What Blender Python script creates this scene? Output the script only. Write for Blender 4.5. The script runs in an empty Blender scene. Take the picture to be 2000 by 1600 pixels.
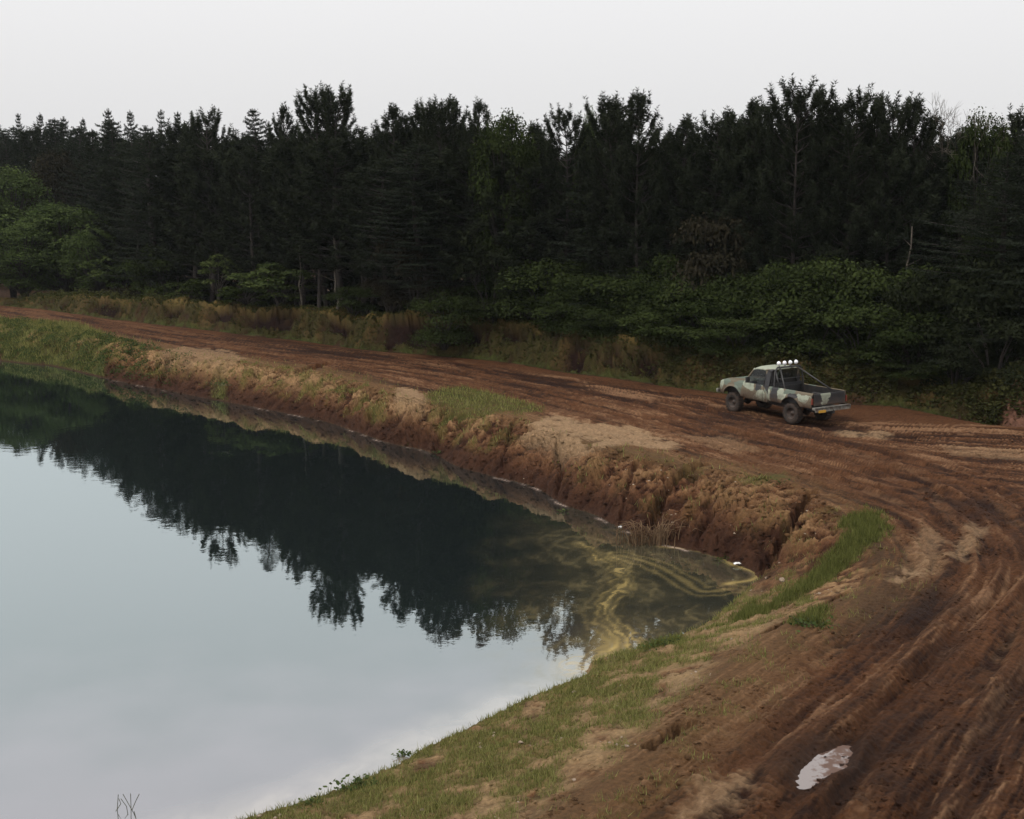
import bpy, math, random
import numpy as np
from mathutils import Vector, Matrix

R = math.radians
SC = bpy.context.scene
COL = SC.collection
rng = np.random.default_rng(7)
random.seed(7)

# ------------------------------------------------------------------ camera
HW = 10.2                      # camera above the water
FP = 2400.0                    # focal length in photo pixels (photo 2000 wide)
PITCH = math.atan(1 / 6)
cam_d = bpy.data.cameras.new('camera')
cam_d.sensor_width = 36.0
cam_d.lens = 36.0 * FP / 2000.0
cam_d.clip_start = 0.1
cam_d.clip_end = 6000
cam = bpy.data.objects.new('camera', cam_d)
COL.objects.link(cam)
cam.location = (0, 0, HW)
cam.rotation_euler = (math.pi / 2 - PITCH, 0, 0)
SC.camera = cam

# ------------------------------------------------------------------ sky + sun (overcast)
W = bpy.data.worlds.new('World')
SC.world = W
W.use_nodes = True
nt = W.node_tree
nt.nodes.clear()
SUN_EL, SUN_AZ = 48.0, 235.0   # azimuth measured clockwise from +Y
o_ = nt.nodes.new('ShaderNodeOutputWorld')
bg1 = nt.nodes.new('ShaderNodeBackground')
bg2 = nt.nodes.new('ShaderNodeBackground')
add = nt.nodes.new('ShaderNodeAddShader')
sky = nt.nodes.new('ShaderNodeTexSky')
sky.sky_type = 'NISHITA'
sky.sun_disc = False
sky.sun_elevation = R(SUN_EL)
sky.sun_rotation = R(SUN_AZ)
sky.dust_density = 4
nt.links.new(sky.outputs[0], bg1.inputs[0])
bg1.inputs[1].default_value = 0.003
tc = nt.nodes.new('ShaderNodeTexCoord')
sep = nt.nodes.new('ShaderNodeSeparateXYZ')
nt.links.new(tc.outputs['Generated'], sep.inputs[0])
mx = nt.nodes.new('ShaderNodeMath'); mx.operation = 'MAXIMUM'; mx.inputs[1].default_value = 0
nt.links.new(sep.outputs[2], mx.inputs[0])
ma = nt.nodes.new('ShaderNodeMath'); ma.operation = 'MULTIPLY_ADD'
ma.inputs[1].default_value = 1.05; ma.inputs[2].default_value = 0.70   # horizon to zenith, overcast
nt.links.new(mx.outputs[0], ma.inputs[0])
bg2.inputs[0].default_value = (1.0, .995, 1.0, 1)
nt.links.new(ma.outputs[0], bg2.inputs[1])
nt.links.new(bg1.outputs[0], add.inputs[0])
nt.links.new(bg2.outputs[0], add.inputs[1])
nt.links.new(add.outputs[0], o_.inputs[0])

sun_d = bpy.data.lights.new('sun', 'SUN')
sun_d.energy = 1.5
sun_d.angle = R(10)
sun_d.color = (1.0, 0.94, 0.86)
sun = bpy.data.objects.new('sun', sun_d)
COL.objects.link(sun)
_d = Vector((math.sin(R(SUN_AZ)) * math.cos(R(SUN_EL)), math.cos(R(SUN_AZ)) * math.cos(R(SUN_EL)), math.sin(R(SUN_EL))))
sun.rotation_euler = _d.to_track_quat('Z', 'Y').to_euler()
sun.location = (-30, -30, 60)

vs = SC.view_settings
vs.view_transform = 'Standard'
vs.look = 'None'
vs.exposure = 0.0
vs.gamma = 1.0
vs.use_curve_mapping = False
SC.cycles.max_bounces = 6
SC.cycles.transparent_max_bounces = 12

# ------------------------------------------------------------------ helpers
CP, SP = math.cos(PITCH), math.sin(PITCH)


def px(u, v, z):
    """world point seen at photo pixel (u, v) at height z"""
    a = (u - 1000) / FP
    b = (800 - v) / FP
    dy = CP + b * SP
    dz = -SP + b * CP
    t = (z - HW) / dz
    return np.array([a * t, dy * t, z])


def pz(u, v, Y):
    """world point on the ray of pixel (u, v) at depth Y"""
    a = (u - 1000) / FP
    b = (800 - v) / FP
    dy = CP + b * SP
    dz = -SP + b * CP
    t = Y / dy
    return np.array([a * t, Y, HW + dz * t])


def pts(l, z):
    return np.array([px(u, v, z)[:2] for u, v in l])


_perm = {}


def _tab(seed):
    if seed not in _perm:
        r = np.random.default_rng(1000 + seed)
        p = r.permutation(256)
        a = r.random(256) * 2 * np.pi
        _perm[seed] = (np.concatenate([p, p]).astype(np.int64), np.cos(a), np.sin(a))
    return _perm[seed]


def perlin(x, y, seed=0):
    p, gx, gy = _tab(seed)
    xi = np.floor(x).astype(np.int64)
    yi = np.floor(y).astype(np.int64)
    xf = x - xi
    yf = y - yi
    u = xf * xf * xf * (xf * (xf * 6 - 15) + 10)
    v = yf * yf * yf * (yf * (yf * 6 - 15) + 10)
    xi &= 255
    yi &= 255
    x1 = (xi + 1) & 255
    y1 = (yi + 1) & 255

    def g(a, b, dx, dy):
        h = p[p[a] + b]
        return gx[h] * dx + gy[h] * dy
    n00 = g(xi, yi, xf, yf)
    n10 = g(x1, yi, xf - 1, yf)
    n01 = g(xi, y1, xf, yf - 1)
    n11 = g(x1, y1, xf - 1, yf - 1)
    return 1.5 * ((n00 * (1 - u) + n10 * u) * (1 - v) + (n01 * (1 - u) + n11 * u) * v)


def fbm(x, y, seed=0, o=4, g=0.5):
    s = 0
    a = 1
    t = 0
    for i in range(o):
        s = s + a * perlin(x * 2 ** i + 13.7 * i, y * 2 ** i - 7.1 * i, seed + i)
        t += a
        a *= g
    return s / t


def ridged(x, y, seed=0, o=3):
    s = 0
    a = 1
    t = 0
    for i in range(o):
        s = s + a * (1 - 2 * np.abs(perlin(x * 2 ** i, y * 2 ** i, seed + i)))
        t += a
        a *= 0.5
    return s / t


def worley(x, y, seed=0):
    p, gx, gy = _tab(seed)
    xi = np.floor(x).astype(np.int64)
    yi = np.floor(y).astype(np.int64)
    f1 = np.full(x.shape, 9.0)
    f2 = np.full(x.shape, 9.0)
    cid = np.zeros(x.shape)
    for dx in (-1, 0, 1):
        for dy in (-1, 0, 1):
            h = p[p[(xi + dx) & 255] + ((yi + dy) & 255)]
            cx = xi + dx + 0.5 + 0.45 * gx[h]
            cy = yi + dy + 0.5 + 0.45 * gy[h]
            d = np.hypot(x - cx, y - cy)
            m = d < f1
            f2 = np.where(m, f1, np.minimum(f2, d))
            cid = np.where(m, h / 255.0, cid)
            f1 = np.where(m, d, f1)
    return f1, f2, cid


def sm(a, b, x):
    t = np.clip((x - a) / (b - a), 0, 1)
    return t * t * (3 - 2 * t)


def polydist(x, y, P):
    """distance, arc length and side (cross sign) of the nearest point of polyline P"""
    best = np.full(x.shape, 1e18)
    arc = np.zeros(x.shape)
    side = np.zeros(x.shape)
    s0 = 0
    for (ax, ay), (bx, by) in zip(P[:-1], P[1:]):
        dx, dy = bx - ax, by - ay
        L2 = dx * dx + dy * dy
        L = math.sqrt(L2)
        rx = x - ax
        ry = y - ay
        t = np.clip((rx * dx + ry * dy) / L2, 0, 1)
        d = (rx - t * dx) ** 2 + (ry - t * dy) ** 2
        m = d < best
        best = np.where(m, d, best)
        arc = np.where(m, s0 + t * L, arc)
        side = np.where(m, dx * ry - dy * rx, side)
        s0 += L
    return np.sqrt(best), arc, np.sign(side)


def inside(x, y, P):
    c = np.zeros(x.shape, bool)
    n = len(P)
    for i in range(n):
        ax, ay = P[i]
        bx, by = P[(i + 1) % n]
        if ay == by:
            continue
        m = ((ay > y) != (by > y)) & (x < (bx - ax) * (y - ay) / (by - ay) + ax)
        c ^= m
    return c


def catmull(P, n=5):
    P = np.array(P, float)
    Q = np.vstack([2 * P[0] - P[1], P, 2 * P[-1] - P[-2]])
    out = []
    for i in range(1, len(Q) - 2):
        for k in range(n):
            t = k / n
            a, b, c, d = Q[i - 1], Q[i], Q[i + 1], Q[i + 2]
            out.append(0.5 * (2 * b + (c - a) * t + (2 * a - 5 * b + 4 * c - d) * t * t + (3 * b - a - 3 * c + d) * t ** 3))
    out.append(P[-1])
    return np.array(out)


# ------------------------------------------------------------------ layout of the land (world metres)
RZ = 1.7                       # road above the water
SHORE = catmull(np.vstack([[(-220, 200), (-110, 135), (-60, 100)],
    pts([(0, 705), (100, 715), (200, 738), (350, 768), (520, 800), (620, 820), (700, 845), (760, 866), (830, 880), (890, 910), (960, 930), (1040, 950), (1100, 985), (1160, 1005), (1210, 1030),
         (1290, 1060), (1380, 1083), (1440, 1103), (1478, 1125), (1450, 1165), (1410, 1200), (1370, 1232), (1320, 1255), (1270, 1275), (1220, 1286), (1150, 1306), (1138, 1332),
         (1070, 1360), (1000, 1390), (900, 1440), (820, 1475), (760, 1510), (680, 1545), (600, 1577), (510, 1600)], 0),
    [(-7, 17.2), (-12, 13.5), (-25, 8), (-60, 0), (-220, -60)]]), 4)
CREST = catmull(np.vstack([[(-230, 212), (-115, 147), (-65, 111)],
    pts([(0, 625), (100, 637), (250, 665), (350, 690), (450, 700), (520, 712), (600, 722), (680, 738), (760, 765), (850, 783), (1000, 812), (1100, 845), (1200, 875), (1350, 907),
         (1500, 930), (1600, 965), (1690, 1040), (1725, 1100), (1690, 1150), (1500, 1240), (1300, 1430), (1100, 1590)], RZ),
    [(-2, 13.5), (-8, 9.5), (-22, 3), (-60, -8), (-225, -80)]]), 4)
FAR = np.vstack([[(-240, 235), (-120, 162), (-70, 127)],
    pts([(0, 597), (100, 607), (200, 622), (300, 634), (400, 645), (500, 658), (600, 668), (700, 683), (800, 692), (900, 700), (1000, 710), (1100, 728), (1200, 740), (1300, 755), (1400, 768), (1520, 778),
         (1650, 790), (1750, 795), (1850, 815), (1920, 829), (2000, 835)], RZ),
    [(24, 45), (40, 40), (80, 32), (220, 20)]])
# berm crest: pixel (u, v) and depth
_B = [(-40, 588, 113), (60, 585, 108), (150, 582, 101), (250, 590, 95), (340, 590, 90.5), (450, 600, 85.5), (540, 607, 83), (620, 607, 80), (690, 626, 77.5), (740, 616, 75.5), (800, 613, 74), (870, 617, 72.8), (940, 628, 71), (1000, 634, 69.8),
      (1060, 646, 68), (1130, 655, 65.5), (1200, 664, 63.5), (1270, 672, 62), (1340, 680, 60.2), (1420, 690, 59), (1500, 700, 58), (1600, 715, 56.5), (1700, 730, 55.5), (1800, 745, 54), (1870, 765, 53), (1930, 757, 51.5), (2000, 738, 50.5)]
_B = [(u, v, (lambda f: f + .45 * (Y - f) + .3)(float(np.interp(u, 1000 + FP * FAR[3:-4, 0] / (FAR[3:-4, 1] * CP + (HW - RZ) * SP), FAR[3:-4, 1])))) if u > 100 else (u, v, Y - 2) for u, v, Y in _B]
_b = np.array([pz(*q) for q in _B])
BERM = np.vstack([[(-240, 242, 3.2), (-122, 170, 3.2), (-78, 136, 3.1)], _b, [(28, 48.5, 4.2), (42, 43, 3.5), (80, 36, 3.5), (220, 26, 3.5)]])
BARC = np.concatenate([[0], np.cumsum(np.hypot(*np.diff(BERM[:, :2], axis=0).T))])
WPOLY = np.vstack([SHORE, [(-400, -60), (-400, 300)]])
CPOLY = np.vstack([CREST, [(-420, -80), (-420, 320)]])
FPOLY = np.vstack([FAR, [(600, 20), (600, 3000), (-3000, 3000), (-3000, 235)]])
BPOLY = np.vstack([BERM[:, :2], [(600, 26), (600, 3000), (-3000, 3000), (-3000, 242)]])

# vehicle tracks: pixel path, rut depth, rut tone (-1 dark wet .. +1 pale dry), strength, tread
TR = [
    ([(-100, 601), (0, 611), (200, 640), (400, 668), (600, 688), (800, 713), (1000, 745), (1200, 778), (1400, 815), (1560, 838), (1700, 862), (1850, 880), (2150, 895)], .045, -1, .9, 0),
    ([(-60, 614), (0, 621), (200, 650), (400, 680), (600, 706), (800, 738), (1000, 775), (1150, 812), (1300, 860), (1450, 905), (1600, 950), (1740, 1000), (1820, 1060), (1830, 1110), (1760, 1190), (1620, 1300), (1440, 1420), (1250, 1540), (1120, 1630)], .06, 1, .55, .5),
    ([(900, 735), (1100, 775), (1300, 825), (1500, 875), (1700, 930), (1850, 990), (1930, 1060), (1940, 1140), (1870, 1240), (1740, 1370), (1600, 1480), (1450, 1630)], .10, -.8, .9, .3),
    ([(1300, 790), (1500, 850), (1700, 895), (1880, 955), (1980, 1040), (2000, 1130), (1960, 1230), (1880, 1330), (1770, 1450), (1640, 1630)], .13, -1, 1, .3),
    ([(2200, 1050), (2060, 1150), (1960, 1270), (1860, 1400), (1760, 1540), (1700, 1640)], .14, -1, 1, .4),
    ([(1050, 788), (1250, 850), (1400, 893), (1550, 945), (1680, 1005), (1745, 1065), (1765, 1125), (1700, 1205), (1560, 1305), (1350, 1450), (1180, 1570), (1100, 1640)], .05, -.5, .7, .2),
    ([(1650, 845), (1850, 850), (2100, 862)], .08, .4, .5, 0),
    ([(1150, 795), (1400, 845), (1650, 895), (1850, 925), (2150, 955)], .07, .7, .6, 0),
    ([(1180, 1650), (1300, 1575), (1440, 1490), (1560, 1400), (1700, 1280), (1850, 1120), (1900, 1000), (1850, 930), (1700, 880)], .05, 1, .8, 1),
    ([(1560, 1660), (1700, 1530), (1830, 1400), (1930, 1290), (2020, 1180), (2100, 1050)], .10, -.6, .8, .8),
    ([(1850, 1680), (1950, 1570), (2060, 1450), (2200, 1300)], .09, .3, .8, .6),
    ([(500, 690), (700, 712), (900, 742), (1100, 795), (1300, 845), (1500, 890), (1750, 950), (2150, 1010)], .05, .5, .6, 0),
]
TRK = [(catmull(pts(p, RZ), 3), d, tone, st, tr) for p, d, tone, st, tr in TR]
def _shift(P, o):
    T = np.gradient(P, axis=0)
    T = T / np.linalg.norm(T, axis=1, keepdims=True)
    return P + np.stack([-T[:, 1], T[:, 0]], 1) * o


for _k, _o, _d, _t, _s in [(0, .6, .03, .7, .6), (1, -.5, .05, -.8, .7), (1, 1.0, .04, .8, .5), (2, -.6, .05, .8, .6), (2, .9, .08, -.9, .9), (3, -.7, .06, .6, .6), (3, .7, .10, -1, .9), (4, .8, .08, .7, .6), (5, -.4, .03, .8, .6), (7, .6, .05, -.8, .7), (7, -.9, .04, .8, .6), (11, .5, .03, -.7, .6), (11, -.7, .03, .8, .6), (9, .7, .06, .7, .6)]:
    P_ = TRK[_k][0]
    w_ = .25 * np.sin(np.arange(len(P_)) * .35 + _k)
    TRK.append((_shift(P_, _o + w_[:, None]), _d, _t, _s, .3))
# cuts: path pixels, height, half width, depth
CUTS = [([(1262, 1000), (1275, 968), (1310, 945), (1372, 935)], 1.2, .20, .5), ([(1497, 1047), (1545, 1030), (1582, 998)], 1.1, .16, .5), ([(1475, 1078), (1520, 1058), (1558, 1050)], .9, .16, .4),
        ([(1030, 888), (1052, 908)], 1.2, .18, .35), ([(955, 905), (982, 875), (1004, 846)], 1.1, .08, .2), ([(1065, 930), (1100, 900), (1088, 878)], 1.2, .09, .25),
        ([(1268, 1477), (1300, 1462), (1340, 1432)], 1.5, .11, .35), ([(1498, 1242), (1560, 1205), (1610, 1180), (1655, 1158)], 1.5, .10, .35), ([(1180, 1000), (1215, 965), (1240, 935)], 1.0, .10, .2),
        ([(1350, 1030), (1390, 990)], 1.0, .12, .2), ([(590, 740), (640, 728)], 1.2, .3, .35), ([(300, 735), (335, 715)], 1.0, .35, .4), ([(845, 870), (860, 845)], .8, .2, .3)]
CUTW = [(np.array([px(u, v, z)[:2] for u, v in p]), w, d) for p, z, w, d in CUTS]
PUD = px(1605, 1483, RZ)[:2]
PUDP = np.array([px(u, v, RZ)[:2] for u, v in [(1550, 1520), (1558, 1492), (1590, 1458), (1640, 1450), (1672, 1460), (1665, 1492), (1615, 1515), (1575, 1527)]])
FS = np.concatenate([[0], np.cumsum(np.hypot(*np.diff(FAR, axis=0).T))])
FU = 1000 + FP * FAR[:, 0] / (FAR[:, 1] * CP + (HW - RZ) * SP)
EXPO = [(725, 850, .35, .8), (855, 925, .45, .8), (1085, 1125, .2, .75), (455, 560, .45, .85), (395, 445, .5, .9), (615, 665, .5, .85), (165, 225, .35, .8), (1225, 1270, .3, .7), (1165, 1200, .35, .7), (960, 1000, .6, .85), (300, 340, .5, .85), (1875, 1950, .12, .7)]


def poly(l, z):
    return pts(l, z)


def soft(x, y, P, w, wob):
    """1 inside a closed polygon, fading over w metres, edge wobbled"""
    x0, y0 = P.min(0) - 2 - w
    x1, y1 = P.max(0) + 2 + w
    m = (x > x0) & (x < x1) & (y > y0) & (y < y1)
    out = np.zeros(x.shape)
    if m.any():
        xx, yy = x[m], y[m]
        d, _, _ = polydist(xx, yy, np.vstack([P, P[:1]]))
        sd = np.where(inside(xx, yy, P), d, -d) + wob[m]
        out[m] = sm(-w, w, sd)
    return out


GREEN = [([(1420, 1203), (1440, 1165), (1475, 1152), (1500, 1170), (1560, 1140), (1620, 1105), (1690, 1075), (1732, 1085), (1722, 1108), (1660, 1135), (1560, 1180), (1490, 1195)], .9, 1.0),
         ([(1545, 1235), (1560, 1215), (1610, 1205), (1600, 1245)], 1.5, .8), ([(845, 765), (905, 757), (985, 775), (1045, 795), (1030, 805), (930, 808), (870, 800), (830, 780)], 1.65, .9),
         ([(1000, 800), (1060, 795), (1060, 806), (1000, 812)], 1.65, .6), ([(1440, 945), (1530, 935), (1540, 945), (1450, 955)], 1.5, .8),
         ([(1250, 1265), (1330, 1240), (1340, 1265), (1280, 1285)], .4, .8), ([(1640, 1050), (1700, 1030), (1735, 1070), (1690, 1090)], 1.2, .7),
         ([(0, 640), (150, 648), (210, 672), (200, 715), (100, 700), (0, 690)], 1.1, 1.0), ([(410, 745), (440, 740), (440, 760), (415, 765)], .7, .9), ([(-200, 620), (0, 636), (0, 690), (-200, 660)], 1.1, 1.)]
PALE = [([(985, 858), (1020, 838), (1080, 812), (1150, 828), (1240, 838), (1330, 870), (1310, 882), (1220, 872), (1120, 880), (1040, 866)], 1.65, 1.0),
        ([(760, 800), (785, 772), (820, 782), (835, 800), (800, 830), (765, 855)], 1.3, .9), ([(310, 700), (360, 690), (450, 697), (480, 715), (400, 735), (330, 730)], 1.3, .6),
        ([(1780, 1050), (1820, 1030), (1850, 1060), (1840, 1120), (1790, 1120)], 1.7, .45), ([(1740, 1120), (1790, 1105), (1800, 1128), (1750, 1135)], 1.7, 1.), ([(1620, 840), (1740, 845), (1730, 858), (1640, 852)], 1.7, .8),
        ([(1850, 1090), (1900, 1020), (1925, 1040), (1880, 1090)], 1.7, .6), ([(1300, 1590), (1380, 1530), (1470, 1510), (1430, 1560), (1340, 1610)], 1.7, .7), ([(1330, 850), (1420, 850), (1500, 880), (1420, 885)], 1.7, .35),
        ([(1470, 1215), (1520, 1190), (1530, 1200), (1490, 1225)], .8, .8), ([(1840, 870), (2000, 880), (2000, 900), (1860, 890)], 1.7, .4), ([(1320, 1250), (1350, 1232), (1420, 1218), (1410, 1228), (1350, 1260)], .15, 1.), ([(1200, 740), (1330, 765), (1330, 790), (1200, 765)], 1.7, .0)]
WET = [([(440, 650), (640, 676), (780, 696), (760, 706), (560, 690), (440, 668)], 1.7, .8), ([(950, 715), (1150, 745), (1300, 775), (1250, 782), (1050, 752)], 1.7, .75), ([(1640, 1170), (1800, 1130), (1900, 1180), (1830, 1330), (1700, 1290)], 1.7, .8),
       ([(1500, 1370), (1700, 1330), (1800, 1420), (1720, 1560), (1560, 1560), (1480, 1450)], 1.7, .55), ([(1800, 1400), (1960, 1300), (2050, 1380), (1960, 1560), (1800, 1600), (1700, 1560)], 1.7, .9), ([(1400, 790), (1640, 812), (1720, 840), (1600, 850), (1400, 815)], 1.7, .7),
       ([(1850, 985), (1930, 970), (1960, 1030), (1890, 1030)], 1.7, .8), ([(1250, 1290), (1480, 1240), (1640, 1160), (1700, 1190), (1500, 1330), (1200, 1530), (1100, 1580)], 1.7, .35)]
GREEN = [(poly(l, z), s) for l, z, s in GREEN]
PALE = [(poly(l, z), s) for l, z, s in PALE]
WET = [(poly(l, z), s) for l, z, s in WET]


def rgb(*c):
    return np.array(c)


def lerp(A, B, t):
    return A + (B - A) * t[:, None]


def terrain(x, y, detail=True):
    """height, albedo (n,3), grass density and gloss of the land at world x, y"""
    x = np.asarray(x, float).ravel()
    y = np.asarray(y, float).ravel()
    dS, sS, _ = polydist(x, y, SHORE)
    inW = inside(x, y, WPOLY)
    dC, sC, _ = polydist(x, y, CREST)
    inC = inside(x, y, CPOLY)
    dF, sF, _ = polydist(x, y, FAR)
    inF = inside(x, y, FPOLY)
    dB, sB, _ = polydist(x, y, BERM[:, :2])
    inB = inside(x, y, BPOLY)
    zB = np.interp(sB, BARC, BERM[:, 2])
    n1 = fbm(x * .35, y * .35, 1, 4)
    n2 = fbm(x * 1.6, y * 1.6, 5, 4)
    n3 = fbm(x * 6.0, y * 6.0, 9, 3)
    near = sm(33.5, 29.0, y) * sm(-60, -20, x)          # gentle near bank
    leftg = sm(-22, -27, x)                              # grassed left end of the bank
    # --- bank between the water and the crest
    sdS = np.where(inW, -dS, dS) + (.22 * n2 + .35 * n1) * sm(.2, 2, dS + .2) + .10 * n3
    dSp = np.maximum(sdS, 0)
    t = np.where(inC, dSp / np.maximum(dSp + dC, 1e-6), 1.0)
    far_prof = .45 * t + .55 * (1 - (1 - t) ** 2.0)
    near_prof = .12 * sm(0, .05, t) + .88 * t ** 1.1
    prof = far_prof * (1 - near) + near_prof * near
    z = RZ * prof
    env = np.where(inC & (sdS > 0), np.sin(np.pi * np.clip(t, 0, 1)) ** .7, 0)
    outer = sm(3.0, 0, dC) * (1 - inC)                   # noise fades past the crest
    wx, wy = x + .8 * n1, y + .8 * n1
    wa_ = np.where(inC, sC - 1.1 * t, x) + .5 * n1
    wb_ = np.where(inC, 2.8 * t, y) + .5 * n2
    f1, f2, cid = worley(wa_ * .8, wb_ * .8, 21)
    g1, g2, cid2 = worley(wa_ * 2.4 + .3 * n2, wb_ * 2.4, 22)
    gul = ridged(sC * .55 + .5 * n2, t * 1.3 + .4 * n1, 31)
    rough = (1 - .72 * near) * (1 - .3 * leftg)
    z = z + env * rough * (.20 * (cid - .5) + .02 * (f2 - f1 - .3) + .12 * (cid2 - .5) + .02 * (g2 - g1 - .3) + .0 * (gul - .1) + .10 * n2 + .22 * n1)
    ba = sC - 1.1 * t * (1 - near)
    bb = 2.8 * t + .25 * n1
    m5 = near
    n5b = fbm(ba * 2.1, bb * .9, 75, 5, .6)
    n6b = fbm(ba * 5.5, bb * 5.0, 76, 3, .6)
    rdg = ridged(ba * .9 + .5 * n5b, bb * 1.1, 78, 3)
    n5 = np.where(inC, n5b * (1 - near) + fbm(x * 3.1 + n2, y * 3.1, 74, 4) * near, n2)
    z = z + env * (1 - near) * (.26 * n5b + .20 * n6b + .07 * (rdg - .2) + .07 * fbm(ba * 14, bb * 13, 82, 2))
    z = z + env * near * (.09 * n3 + .16 * n5) * (1 - .6 * near) + outer * rough * .06 * n2
    # over-steepened foot
    foot = (1 - near) * np.where(inC & (sdS > 0), 1, 0) * sm(.0, .12, t) * (.05 + .2 * sm(-.1, .4, n1))
    z = z + foot * sm(1, .5, t)
    z = np.where(inC & (sdS > .02), np.maximum(z, .02), z)
    # --- under the water
    z = np.where(sdS <= 0, -np.minimum(.04 + .35 * (-sdS), 2.5), z)
    # --- berm and forest floor
    tb = np.where(inF & ~inB, dF / np.maximum(dF + dB, 1e-6), 0)
    tb = np.where(inB, 1, tb)
    bs, bt = sF + .3 * n1, 3.0 * tb + .2 * n2
    bn1 = fbm(bs * 1.3, bt * 1.1, 191, 5, .6)
    bn2 = fbm(bs * 5.0, bt * 4.5, 196, 3, .6)
    h1, h2, hid = worley(np.where(tb < 1, bs * .7, x * .55) + .4 * n1, np.where(tb < 1, bt * .6, y * .55), 41)
    bp = sm(0.05, .9, tb) * .85 + .15 * tb
    expo = np.zeros(x.shape)
    pinkb = np.where(inF & ~inB, sm(np.interp(1950, FU, FS), np.interp(1966, FU, FS), sF + .3 * n2) * sm(np.interp(2060, FU, FS), np.interp(2040, FU, FS), sF) * sm(.95, .8, tb + .1 * n2), 0)
    zb = RZ + (zB - RZ) * bp
    lump = np.where(inF, sm(0, .25, tb), 0) * np.where(inB, sm(5, 0, dB), 1)
    zb = zb + lump * (.35 * (hid - .45) + .08 * (h2 - h1 - .3) + .45 * bn1 + .20 * bn2 + .25 * n1 + .05 * n3)
    zb = np.where(inB, zb - .9 * sm(.3, 5, dB), zb)
    z = np.where(inF, zb, z)
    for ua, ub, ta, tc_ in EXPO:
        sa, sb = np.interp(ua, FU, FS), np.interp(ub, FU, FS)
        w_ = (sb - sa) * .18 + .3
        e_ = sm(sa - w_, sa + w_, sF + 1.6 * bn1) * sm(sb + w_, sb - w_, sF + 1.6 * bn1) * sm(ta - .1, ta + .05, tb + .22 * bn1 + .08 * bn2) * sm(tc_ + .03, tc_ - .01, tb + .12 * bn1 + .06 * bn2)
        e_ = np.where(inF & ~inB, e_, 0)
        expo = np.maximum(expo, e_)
    z = z - .70 * expo
    # --- dirt road relief
    road = (~inF) & (~inC)
    roadw = np.where(road, sm(0, .8, dF) * sm(0, .5, dC), 0)
    z = z + np.where(road, .05 * n1 * sm(0, 1.5, dC) + .04 * n2 * roadw + .03 * n3 * roadw, 0)
    z = z + roadw * .035 * ridged(x * 1.3, y * 1.3, 77, 3) * sm(48, 40, y)
    # mound the camera stands on (out of frame)
    r = np.hypot(x, y + 3)
    z = z + np.where(sdS > 0, 7.0 * (1 - sm(1.5, 15.0, r)) * sm(0, 4, dSp), 0)
    # --- tracks
    near_road = (y < 125) & (y > 8) & (x > -60) & (x < 60) & (sdS > 0) & (roadw + np.exp(-(dC / .8) ** 2) > .05)
    idx = np.nonzero(near_road)[0]
    ridx = np.zeros(x.shape)
    num = np.zeros(x.shape)
    den = np.full(x.shape, 1e-4)
    pal = np.zeros(x.shape)
    xr, yr = x[idx], y[idx]
    rw = roadw[idx]
    for k, (P, dep, tone, st, tread) in enumerate(TRK):
        x0, y0 = P.min(0) - 2.6
        x1, y1 = P.max(0) + 2.6
        m = (xr > x0) & (xr < x1) & (yr > y0) & (yr < y1)
        if not m.any():
            continue
        ii = idx[m]
        X, Y = xr[m], yr[m]
        d, s, sd = polydist(X, Y, P)
        l = d * sd + .12 * perlin(s * .25, s * 0 + k, 51) + .05 * perlin(s * .9, s * 0 + k, 52)
        a = np.abs(l) - .83
        mod = .55 + .6 * perlin(s * .22, s * 0 + 3.3 * k + np.sign(l), 53)
        mod = np.clip(mod, .1, 1.3)
        prof = -np.exp(-(a / .15) ** 2) + .5 * np.exp(-((np.abs(a) - .30) / .11) ** 2)
        tr = .012 * np.sin(s * 2 * np.pi / .17 + 6 * np.abs(a)) * np.exp(-(a / .16) ** 4) * tread
        z[ii] += rw[m] * (dep * .95 * mod * prof + 1.3 * tr)
        inr = np.exp(-(a / .20) ** 4) * mod * st
        inr = inr * (1 + .6 * tread * np.sin(s * 2 * np.pi / .17 + 6 * np.abs(a)))
        pal[ii] += inr * tone * (.55 + .6 * perlin(s * .35 + 9, s * 0 + k, 54))
        w = np.exp(-(d / 1.5) ** 2)
        st_n = .50 * perlin(s * .09, l * 1.1 + 5 * k, 58) + .45 * perlin(s * .16, l * 3.1 + 10 * k, 55) + .45 * perlin(s * .30, l * 8.0 + 3 * k, 56) + .40 * perlin(s * .6, l * 19 + k, 57)
        num[ii] += w * st_n
        den[ii] += w
    streak = 1.9 * num / np.sqrt(den * den + .08)
    z = z + roadw * .06 * streak
    clod1, clod2, cc = worley(x * 3.2 + n2, y * 3.2 + n1, 61)
    z = z + roadw * .05 * sm(.35, .0, clod1) * sm(.0, .5, n2 + .1 - .3 * streak)
    ck1, ck2, _c = worley(x * 9 + n2, y * 9 + n1, 62)
    z = z + roadw * .018 * sm(.4, .0, ck1) * sm(.0, .4, fbm(x * .7 + 3, y * .7, 63, 2) + .1) * sm(34, 28, y)
    # --- cuts
    cutm = np.zeros(x.shape)
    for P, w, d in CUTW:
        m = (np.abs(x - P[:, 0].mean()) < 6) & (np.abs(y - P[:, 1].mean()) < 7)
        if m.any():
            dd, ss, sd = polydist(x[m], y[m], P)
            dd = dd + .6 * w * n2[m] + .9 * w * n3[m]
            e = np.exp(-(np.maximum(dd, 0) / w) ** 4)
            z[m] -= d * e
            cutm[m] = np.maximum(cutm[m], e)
    z = np.where(inC & (sdS > .05), np.maximum(z, .03), z)
    # puddle hollow
    hol = soft(x, y, PUDP, .16, .06 * n2 + .04 * n3)
    right = sm(-.1, .35, x - PUD[0] - .45 * (y - PUD[1]))
    z = np.where(road, z * (1 - hol) + (RZ - .085 + (.07 * n3 + .05 * n2 - .030) * right - .02 * (1 - right)) * hol, z)

    # ================= albedo
    mud = rgb(.104, .051, .026)
    dark = rgb(.020, .009, .0055)
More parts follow.
